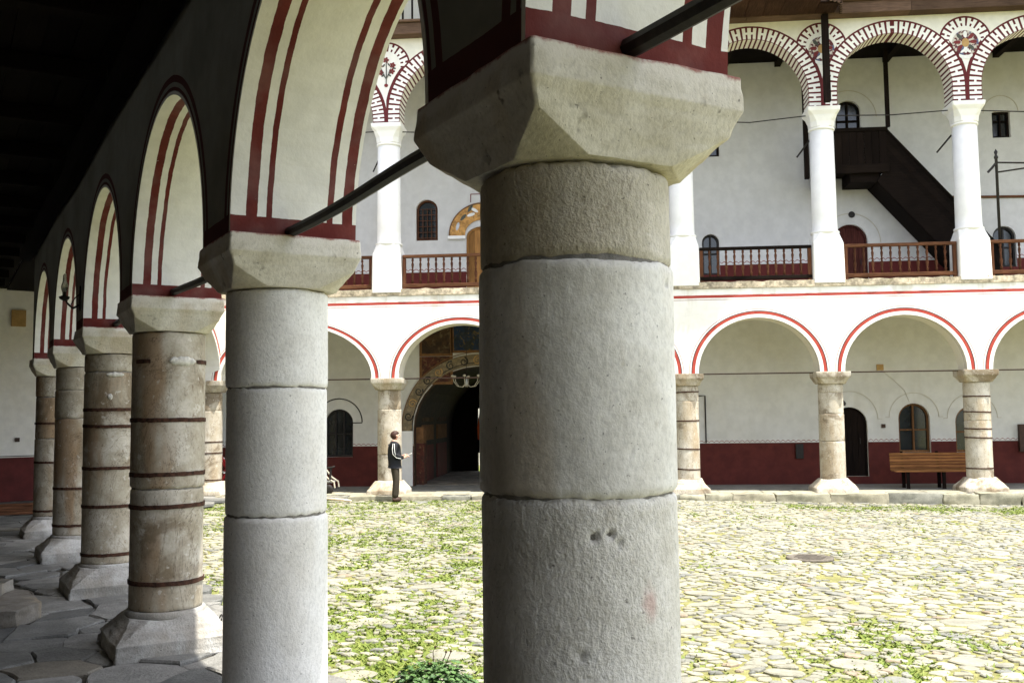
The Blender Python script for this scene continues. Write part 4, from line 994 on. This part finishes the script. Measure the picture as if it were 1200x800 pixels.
# ---- iron lamp bracket on the upper gallery
lp = empty('lamp_bracket', (9.6, YF+.30, 5.12), 0, 'thin dark iron pole with side arms behind the right balustrade', 'lamp bracket')
MB().lathe([(.035, 0), (.035, 2.95), (.05, 2.97), (.05, 3.0), (.025, 3.05), (.045, 3.12), (.0, 3.2)], 10).build('pole', 'iron', lp, True)
for z0, z1 in ((2.86, 2.80), (2.62, 2.78)): MB().tube([(0, 0, z0), (1.3, 0, z1)], .022, 6).build('arm', 'iron', lp)
MB().tube([(0, 0, 2.86), (-.12, -.02, 2.72), (-.22, -.04, 2.62)], .03, 6).build('short_arm', 'iron', lp)
MB().tube([(9.2-9.6, 2.65, 2.60), (14-9.6, 2.65, 2.50)], .035, 8).build('wall_pipe', 'wood_brown', lp)

# ---- side wing joining the corner column and the far wing
A_, B_ = W(5*SP, 0), Vector((XS[0], YF+.33, 0)); sd = B_-A_; SL = sd.length; sa_ = math.atan2(sd.y, sd.x)
side = empty('side_wing', (A_.x, A_.y, 0), sa_, 'white corner wall with red outlined arches between near row and far wing', 'building')
g = G('side_wing_paint'); x, y, z = g.xyz(); wob = (g.noise(3, 3)-.5)*.012
dd, s_, u = bays_nodes(g, x, z, [0, SL/2, SL], [SL/4-.33]*2, [ZS-.05]*2, [1.45]*2); dd = dd+wob
c = g.mix(g.band(dd, .085, .16), (.82, .79, .70), (.36, .05, .035)); c = g.mix(g.band(dd, .16, .18), c, (.06, .045, .045)); c = g.mix(g.band(dd, .216, .236), c, (.2, .05, .045)); c = g.mix(g.band(z+wob, 4.79, 4.87), c, (.36, .05, .04))
M['side'] = g.out(c, .9)
arch_wall([0, SL/2, SL], [SL/4-.33]*2, ZS-.05, [ZS-.05]*2, [1.45]*2, 5.02, -.34, .34).build('arch_wall', ['side', 'plaster', 'plaster'], side)
MB().bx(0, SL+1, -.36, 3.0, 5.225, 9.0).build('upper_wall', 'plaster', side)
mc = A_+sd*.5
root = far_lower_column(0, 'stone column of the corner wing, hidden behind the near row', [1.6, .8], [1.2]); root.location = (mc.x, mc.y, 0)

# ================================================================== THINGS
# bench
bn = empty('bench', (8.35, 25.95, GF), 0, 'long slatted orange-brown wooden bench under the arched window', 'bench')
for k in range(6):
    z = .46+k*.075; MB().box((0, .16+.012*k, z), (2.34, .03, .062), tilt=Matrix.Rotation(R_(-8), 3, 'X')).build('back_slat', 'wood_bench', bn, bevel=.006)
for k in range(5): MB().box((0, -.28+k*.088, .43), (2.34, .075, .03)).build('seat_slat', 'wood_bench', bn, bevel=.006)
for x in (-.86, .0, .86):
    for y in (-.24, .13): MB().box((x, y, .205), (.075, .07, .41)).build('leg', 'wood_dark_v', bn, bevel=.006)
    MB().box((x, .22, .60), (.06, .04, .62), tilt=Matrix.Rotation(R_(-8), 3, 'X')).build('back_post', 'wood_dark_v', bn)
# hanging lantern by the door
ln_ = empty('hanging_lantern', (5.92, YF+1.0, 2.20), 0, 'small black lantern hanging right of the band-free column', 'lantern')
MB().tube([(0, 0, .12), (.02, 0, .4), (.05, 0, .75)], .008, 6).build('chain', 'iron', ln_); MB().lathe([(.0, -.07), (.07, -.05), (.095, .0), (.06, .06), (.02, .10), (.015, .13)], 14).build('body', 'iron', ln_, True); MB().lathe([(.05, -.085), (.05, -.06)], 12).build('lamp_glass', 'white_paint', ln_)
# chandelier in the portal
ch = empty('chandelier', (-3.62, 26.4, 2.85), 0, 'small chandelier with white curled arms hanging before the entrance', 'chandelier')
MB().tube([(0, 0, .05), (0, 0, 1.85)], .008, 6).build('rod', 'iron', ch); MB().lathe([(.02, -.05), (.05, 0), (.03, .08), (.015, .2)], 12).build('stem', 'metal', ch, True)
for k in range(6):
    a = PI/6+k*PI/3; ca, sa = math.cos(a), math.sin(a); rr = [0, .12, .26, .36, .40]; zz = [.02, -.08, -.06, .06, .20]
    MB().tube([(r_*ca, r_*sa, z_) for r_, z_ in zip(rr, zz)], .009, 6).build('arm', 'line', ch); MB().lathe([(.035, .19), (.045, .21), (.02, .24)], 10, c=(.40*ca, .40*sa)).build('cup', 'line', ch, True)
# wall lamp on the near arcade
p = W(9.62, -.37, 3.38)
wl = empty('wall_lamp', (p.x, p.y, p.z), RZ, 'black iron wall lamp with two clear glass chimneys on the near arcade', 'wall lamp')
wl.scale = (.62, .5, .78)
gl = G('lamp_glass'); gl.b.inputs['Transmission Weight'].default_value = .85; gl.b.inputs['IOR'].default_value = 1.3; M['lamp_glass'] = gl.out((.85, .85, .78), .15)
MB().bx(-.045, .045, .0, .025, -.16, .20).build('back_plate', 'iron', wl, bevel=.01); MB().tube([(0, .02, -.08), (0, .16, -.13), (0, .28, -.06), (0, .32, .0)], .018, 8).build('arm', 'iron', wl)
MB().tube([(0, .02, .08), (0, .12, .02), (0, .2, -.08)], .012, 6).build('scroll', 'iron', wl); MB().lathe([(.02, -.03), (.10, .0), (.12, .03), (.05, .05)], 14, c=(0, .34)).build('tray', 'iron', wl, True)
for dx in (-.07, .07):
    MB().lathe([(.03, .04), (.035, .09)], 12, c=(dx, .34)).build('burner', 'iron', wl); MB().lathe([(.032, .09), (.062, .15), (.066, .19), (.036, .26), (.026, .36)], 14, c=(dx, .34), cap=(False, False)).build('glass_chimney', 'lamp_glass', wl, True)
# boxes on the end wall, planks on the floor
def ew(s, off, z): p_ = EW0+ed.normalized()*s+Vector((ed.y, -ed.x)).normalized()*off; return (p_.x, p_.y, z)
def ray_wall(px, py):
    v = d*FPX+cr*(px-600)+cu*(400-py); n_ = Vector((ed.y, -ed.x, 0)).normalized(); k = n_.dot(Vector((EW0.x, EW0.y, 0)))/n_.dot(v); q = v*k; return (Vector((q.x, q.y))-EW0).dot(ed.normalized()), q.z+CAMH
s1, z1 = ray_wall(21.5, 373); o = MB().bx(-.16, .16, -.08, 0, -.2, .2).build('cover_board', 'box_tan', None, bevel=.006, loc=ew(s1, .004, z1)); o.rotation_euler.z = ea; tag(o, 'tan square board fixed high on the white end wall', 'board')
s1, z1 = ray_wall(20, 515); o = MB().bx(-.05, .05, -.05, 0, -.05, .05).build('wall_socket', 'leather', None, bevel=.006, loc=ew(s1, .004, z1)); o.rotation_euler.z = ea; tag(o, 'small dark red socket box low on the white end wall', 'socket')
for k in range(7):
    o = MB().box((0, 0, 0), (random.uniform(1.2, 1.9), random.uniform(.1, .16), .05)).build('loose_plank', 'wood_brown', None, bevel=.006, loc=(-12.35+random.uniform(-.35, .45), 19.9+random.uniform(-.3, .4), GF+.04+.052*(k//2)))
    o.rotation_euler = (0, random.uniform(-.01, .01), .55+random.uniform(-.12, .12)); tag(o, ['bottom', 'lowest front', 'second-layer', 'second-layer front', 'third-layer', 'third-layer front', 'topmost'][k]+' reddish plank in the low pile by the end wall', 'plank', 'planks piled by the end wall')
MB_ = MB().tube([(x_, y_, GF+z_) for x_, y_, z_ in ((-11.2, 18.4, 1.98), (-11.24, 18.4, 1.9), (-11.22, 18.4, 1.62))], .01, 5)
# raised stone step at the left edge
sp_ = [W(8.05, -1.62), W(8.02, -1.05), W(8.42, -.80), W(9.25, -.86), W(9.9, -1.25), W(10.1, -2.4), W(8.2, -2.5)]
cxy = sum((q for q in sp_), Vector())/len(sp_)
o = MB().loft([[(q.x-cxy.x, q.y-cxy.y, -.02) for q in sp_], [(q.x-cxy.x, q.y-cxy.y, .15) for q in sp_]]).build('stone_step', 'stone_step', None, loc=(cxy.x, cxy.y, GF)); roughen(o, 8, .03, 5, .015, 4, .008, 22)
tag(o, 'rough raised stone block on the gallery floor at the left edge', 'stone step')
sp2 = [W(8.75, -1.75), W(8.6, -1.3), W(9.3, -1.0), W(9.8, -1.4), W(9.9, -2.3)]
c2 = sum((q for q in sp2), Vector())/len(sp2)
o = MB().loft([[(q.x-c2.x, q.y-c2.y, 0) for q in sp2], [(q.x-c2.x, q.y-c2.y, .13) for q in sp2]]).build('stone_block', 'stone_step', None, loc=(c2.x, c2.y, GF+.145)); roughen(o, 6, .03, 5, .015, 9, .008, 22)
tag(o, 'brownish stone lying on top of the raised block at the left edge', 'stone')
# manhole cover in the court
mz = court_z(2.87, 14.63)
mh = tag(MB().lathe([(.33, -.03), (.33, .012), (.31, .018), (.28, .018), (.27, .012)], 40).build('manhole_cover', plain('dark_cast_iron', (.12, .105, .085), .8, .3, 20, .5), None, True, loc=(2.87, 14.63, mz-.012)), 'round brown manhole cover set in the courtyard paving', 'manhole cover')
for k in range(5): MB().box((0, -.2+k*.1, .016), (.44-.16*abs(k-2)/2, .035, .012)).build('rib', mh.data.materials[0], mh)

# low plant between the two front columns
def plant():
    px_, py_ = -1.26, 7.32; root = empty('low_bush', (px_, py_, -.02), 0, 'low leafy green bush with reddish leaf tips between the two front columns', 'plant')
    g = G('bush_leaf'); f = S(g, g.attr('tone').outputs['Fac']); c = g.mix(g.ss(f, .0, .75), (.022, .06, .018), (.075, .15, .035)); c = g.mix(g.ss(f, .88, .95), c, (.16, .07, .035))
    lm = g.out(c, .55, spec=.4); rnd = random.Random(4); V = []; F = []; TN = []; root.scale = (.84, .84, .74)
    for k in range(1500):
        a = rnd.uniform(0, 2*PI); el = math.asin(rnd.uniform(.0, 1)); rr = rnd.uniform(.72, 1.0)*(1+.18*noise.noise(Vector((math.cos(a)*2, math.sin(a)*2, el*2))))
        c_ = Vector((.40*math.cos(a)*math.cos(el), .36*math.sin(a)*math.cos(el), .34*math.sin(el)))*rr
        nrm = (c_.normalized()*.5+Vector((rnd.uniform(-.5, .5), rnd.uniform(-.5, .5), 1.0))).normalized(); t1 = nrm.orthogonal().normalized(); t1.rotate(Matrix.Rotation(rnd.uniform(0, 6.28), 3, nrm)); t2 = nrm.cross(t1)
        s_ = rnd.uniform(.018, .036); o = len(V); V.append(tuple(c_-nrm*.008)); n = 10
        for q in range(n): an = 2*PI*q/n; rad = s_*(1.0 if q % 2 == 0 else .68); V.append(tuple(c_+t1*rad*math.cos(an)+t2*rad*math.sin(an)+nrm*rnd.uniform(-.004, .006)))
        F += [(o, o+1+q, o+1+(q+1) % n) for q in range(n)]; TN += [min(max(el/1.6*.45+rnd.uniform(0, .55), 0), 1)]*(n+1)
    me = bpy.data.meshes.new('foliage'); me.from_pydata(V, [], F); me.materials.append(lm); at = me.attributes.new('tone', 'FLOAT', 'POINT'); at.data.foreach_set('value', TN)
    o = bpy.data.objects.new('foliage', me); col.objects.link(o); o.parent = root; o['kind'] = 'stuff'
    for k in range(12):
        a = rnd.uniform(0, 6.28); r_ = rnd.uniform(.1, .3); MB().tube([(0, 0, 0), (r_*.5*math.cos(a), r_*.5*math.sin(a), .16), (r_*math.cos(a), r_*math.sin(a), .28)], .004, 5).build('stem', 'leather', root)
    for k, (x, y) in enumerate(((.08, .05), (.13, .0), (-.02, .08))):
        MB().tube([(x*.6, y, .25), (x, y, .36+.03*k), (x+.02, y, .42+.02*k)], .004, 5).build('flower_stem', 'leather', root); MB().lathe([(.0, .41+.02*k), (.012, .425+.02*k), (.0, .45+.02*k)], 8, c=(x+.02, y)).build('bud', 'leather', root, True)
plant()

# handcart and pole left of the person
hc = empty('handcart', (-7.05, 24.95, GF), 0, 'small grey tubular handcart half hidden behind the second column', 'handcart')
MB().tube([(-.5, -.2, .72), (-.1, -.2, .68), (.12, -.2, .40), (.28, -.2, .30), (.30, -.2, .16)], .022, 8).build('side_tube', 'line', hc); MB().tube([(-.5, .2, .72), (-.1, .2, .68), (.12, .2, .40), (.28, .2, .30), (.30, .2, .16)], .022, 8).build('side_tube', 'line', hc)
MB().tube([(.10, -.22, .66), (.26, -.22, .68), (.30, -.2, .70)], .02, 8).build('grip', 'iron', hc); MB().tube([(.18, -.2, .36), (.20, -.2, .66)], .03, 8).build('upright', 'iron', hc)
MB().bx(-.45, .22, -.19, .19, .28, .32).build('tray', 'metal', hc, bevel=.008)
for x in (-.3, .15):
    wh = MB().lathe([(.03, -.02), (.12, -.025), (.125, 0), (.12, .025), (.03, .02)], 20).build('wheel', 'iron', hc, True); wh.matrix_local = Matrix.Translation((x, -.24, .125)) @ Matrix.Rotation(PI/2, 4, 'X')
tag(MB().tube([(-7.2, 23.75, .10), (-6.2, 23.45, .05), (-5.97, 23.38, .03)], [.032, .03, .026], 8).build('wooden_pole', 'wood_pale'), 'pale wooden pole lying on the courtyard stones left of the person', 'pole')
# red and white slatted thing in the corner gallery
rc = empty('folding_chair', (-10.0, 26.0, GF), .5, 'red framed chair with white slats behind the corner column', 'chair')
for y in (-.3, .3):
    MB().tube([(-.45, y, 0), (.35, y, 1.0)], .035, 6).build('frame', 'red_paint', rc); MB().tube([(.4, y, 0), (-.2, y, .9), (-.5, y, 1.9)], .035, 6).build('frame', 'red_paint', rc)
for k in range(6): MB().box((-.14-.055*k, 0, .85+.17*k), (.03, .6, .10)).build('back_slat', 'white_paint', rc)
for k in range(4): MB().box((-.25+.14*k, 0, .5), (.10, .6, .03)).build('seat_slat', 'white_paint', rc)

# ================================================================== PERSON
def skin_mesh(name, verts, edges, radii, mat, parent, root=0, sub=2):
    me = bpy.data.meshes.new(name); me.from_pydata(verts, edges, []); o = bpy.data.objects.new(name, me); col.objects.link(o)
    o.modifiers.new('skin', 'SKIN'); sv = me.skin_vertices[0].data
    for i, r_ in enumerate(radii): sv[i].radius = r_ if isinstance(r_, tuple) else (r_, r_); sv[i].use_root = (i == root)
    s_ = o.modifiers.new('sub', 'SUBSURF'); s_.levels = sub; s_.render_levels = sub
    dg = bpy.context.evaluated_depsgraph_get(); me2 = bpy.data.meshes.new_from_object(o.evaluated_get(dg)); bpy.data.objects.remove(o)
    o = bpy.data.objects.new(name, me2); col.objects.link(o); o.parent = parent; me2.materials.clear(); me2.materials.append(M[mat]); me2.polygons.foreach_set('use_smooth', [True]*len(me2.polygons)); return o
def chain(*idx): return [(a, c) for a, c in zip(idx, idx[1:])]
pe = empty('person', (-4.98, 23.62, court_z(-5, 23.6)), .35, 'standing person in black tracksuit top with white sleeve stripes beside a sunlit column', 'person')
V = [(0, 0, .93), (-.01, 0, 1.10), (-.01, 0, 1.27), (-.02, 0, 1.38), (.0, 0, 1.45), (.03, 0, 1.53), (.035, 0, 1.60),            # 0-6 trunk, head
     (-.02, -.17, 1.35), (-.05, -.22, 1.10), (.17, -.17, 1.03), (.24, -.13, 1.05), (-.02, .17, 1.35), (-.03, .22, 1.10), (.18, .15, 1.05), (.25, .11, 1.07),   # arms
     (.0, -.09, .86), (.02, -.10, .48), (-.02, -.10, .09), (.04, -.11, .05), (.0, .09, .86), (.05, .10, .48), (.03, .10, .09), (.09, .11, .05)]
E_ = chain(0, 1, 2, 3, 4, 5, 6)+chain(3, 7, 8, 9, 10)+chain(3, 11, 12, 13, 14)+chain(0, 15, 16, 17, 18)+chain(0, 19, 20, 21, 22)
Rb = [(.11, .13), (.10, .12), (.10, .14), (.07, .10), .050, (.085, .07), (.085, .07), .055, .043, .033, .024, .055, .043, .033, .024, .08, .055, .04, .03, .08, .055, .04, .03]
skin_mesh('body', V, E_, Rb, 'skin', pe)
Vj = [(0, 0, .80), (0, 0, .95), (-.01, 0, 1.12), (-.01, 0, 1.27), (-.015, 0, 1.37), (-.005, 0, 1.435), (-.02, -.18, 1.345), (-.05, -.235, 1.10), (.13, -.185, 1.035), (.19, -.155, 1.04), (-.02, .18, 1.345), (-.03, .235, 1.10), (.14, .165, 1.05), (.20, .135, 1.06)]
skin_mesh('jacket', Vj, chain(0, 1, 2, 3, 4, 5)+chain(4, 6, 7, 8, 9)+chain(4, 10, 11, 12, 13), [(.135, .185), (.145, .19), (.135, .17), (.135, .18), (.10, .14), .062, .075, .066, .056, .048, .075, .066, .056, .048], 'jacket', pe, 1)
Vt = [(0, 0, .92), (0, -.09, .82), (.02, -.10, .48), (-.02, -.10, .07), (0, .09, .82), (.05, .10, .48), (.03, .10, .07)]
skin_mesh('trousers', Vt, chain(0, 1, 2, 3)+chain(0, 4, 5, 6), [(.09, .11), .105, .088, .080, .105, .088, .080], 'trousers', pe)
for y, x in ((-.105, -.02), (.105, .03)): skin_mesh('shoe', [(x-.06, y, .045), (x+.03, y, .045), (x+.15, y, .035)], chain(0, 1, 2), [.058, .062, .045], 'leather', pe, 1)
hv = MB(); rings_ = []
for k in range(13):
    th = PI*(.04+.80*k/12); rg = []
    for q in range(24):
        a = 2*PI*q/24; x_ = .112*math.sin(th)*math.cos(a); y_ = .094*math.sin(th)*math.sin(a); z_ = .108*math.cos(th)
        if x_ > .02 and z_ < .035: kf = .55 if x_ > .045 else .8; x_ *= kf; y_ *= .9
        jj = 1+.05*noise.noise(Vector((x_*40, y_*40, z_*40)))
        rg.append((.006+x_*jj, y_*jj, 1.562+z_*jj))
    rings_.append(rg)
hv.loft(rings_).build('hair', 'hair', pe, True)
# face: nose, eyes, mouth, ears
MB().loft([[(.110, -.012, 1.525), (.110, .012, 1.525), (.112, 0, 1.56)], [(.140, -.008, 1.527), (.140, .008, 1.527), (.128, 0, 1.555)]]).build('nose', 'skin', pe, True)
for s_ in (-1, 1):
    o = MB().lathe([(.0, -.008), (.010, 0), (.0, .008)], 8).build('eye', 'iron', pe, True, loc=(.112, s_*.032, 1.565)); o = MB().lathe([(.0, -.03), (.018, -.01), (.02, .015), (.0, .03)], 8).build('ear', 'skin', pe, True, loc=(.03, s_*.076, 1.55))
MB().box((.108, 0, 1.495), (.02, .05, .010)).build('mouth', 'petal', pe)
# sleeve stripes, following the visible upper arm and forearm
for dy in (-.026, .026):
    skin_mesh('sleeve_stripe', [(-.06+dy*.6, -.235, 1.37), (-.075+dy, -.288, 1.24), (-.06+dy, -.293, 1.12), (.0, -.268+abs(dy)*.1, 1.062+dy), (.12, -.235, 1.035+dy)], chain(0, 1, 2, 3, 4), [.0065]*5, 'white_cloth', pe, 2, 1)
# hands: palm, four fingers and a thumb, curled round a folded paper
def hand(cx, cy, cz, s_):
    o = skin_mesh('hand', [(cx-.03, cy, cz), (cx+.03, cy, cz+.005)], [(0, 1)], [(.022, .036), (.020, .040)], 'skin', pe, 0, 2)
    for k in range(4):
        y = cy-.030+.020*k; L = [.75, .95, 1.0, .85][k]
        skin_mesh('finger', [(cx+.03, y, cz+.008), (cx+.03+.035*L, y, cz+.014), (cx+.03+.055*L, y, cz-.008), (cx+.03+.045*L, y, cz-.025)], chain(0, 1, 2, 3), [.010, .009, .008, .007], 'skin', o, 0, 1)
    skin_mesh('thumb', [(cx-.005, cy+s_*.03, cz), (cx+.03, cy+s_*.05, cz+.02), (cx+.06, cy+s_*.04, cz+.03)], chain(0, 1, 2), [.012, .010, .008], 'skin', o, 0, 1)
hand(.245, -.125, 1.055, 1); hand(.255, .105, 1.075, -1)
tag(MB().box((0, 0, 0), (.16, .12, .012), tilt=Matrix.Rotation(-.5, 3, 'Y')).build('folded_paper', 'white_cloth', None, bevel=.003, loc=(-4.66, 23.70, court_z(-5, 23.6)+1.09)), 'white folded paper held in the hands of the standing person', 'paper')
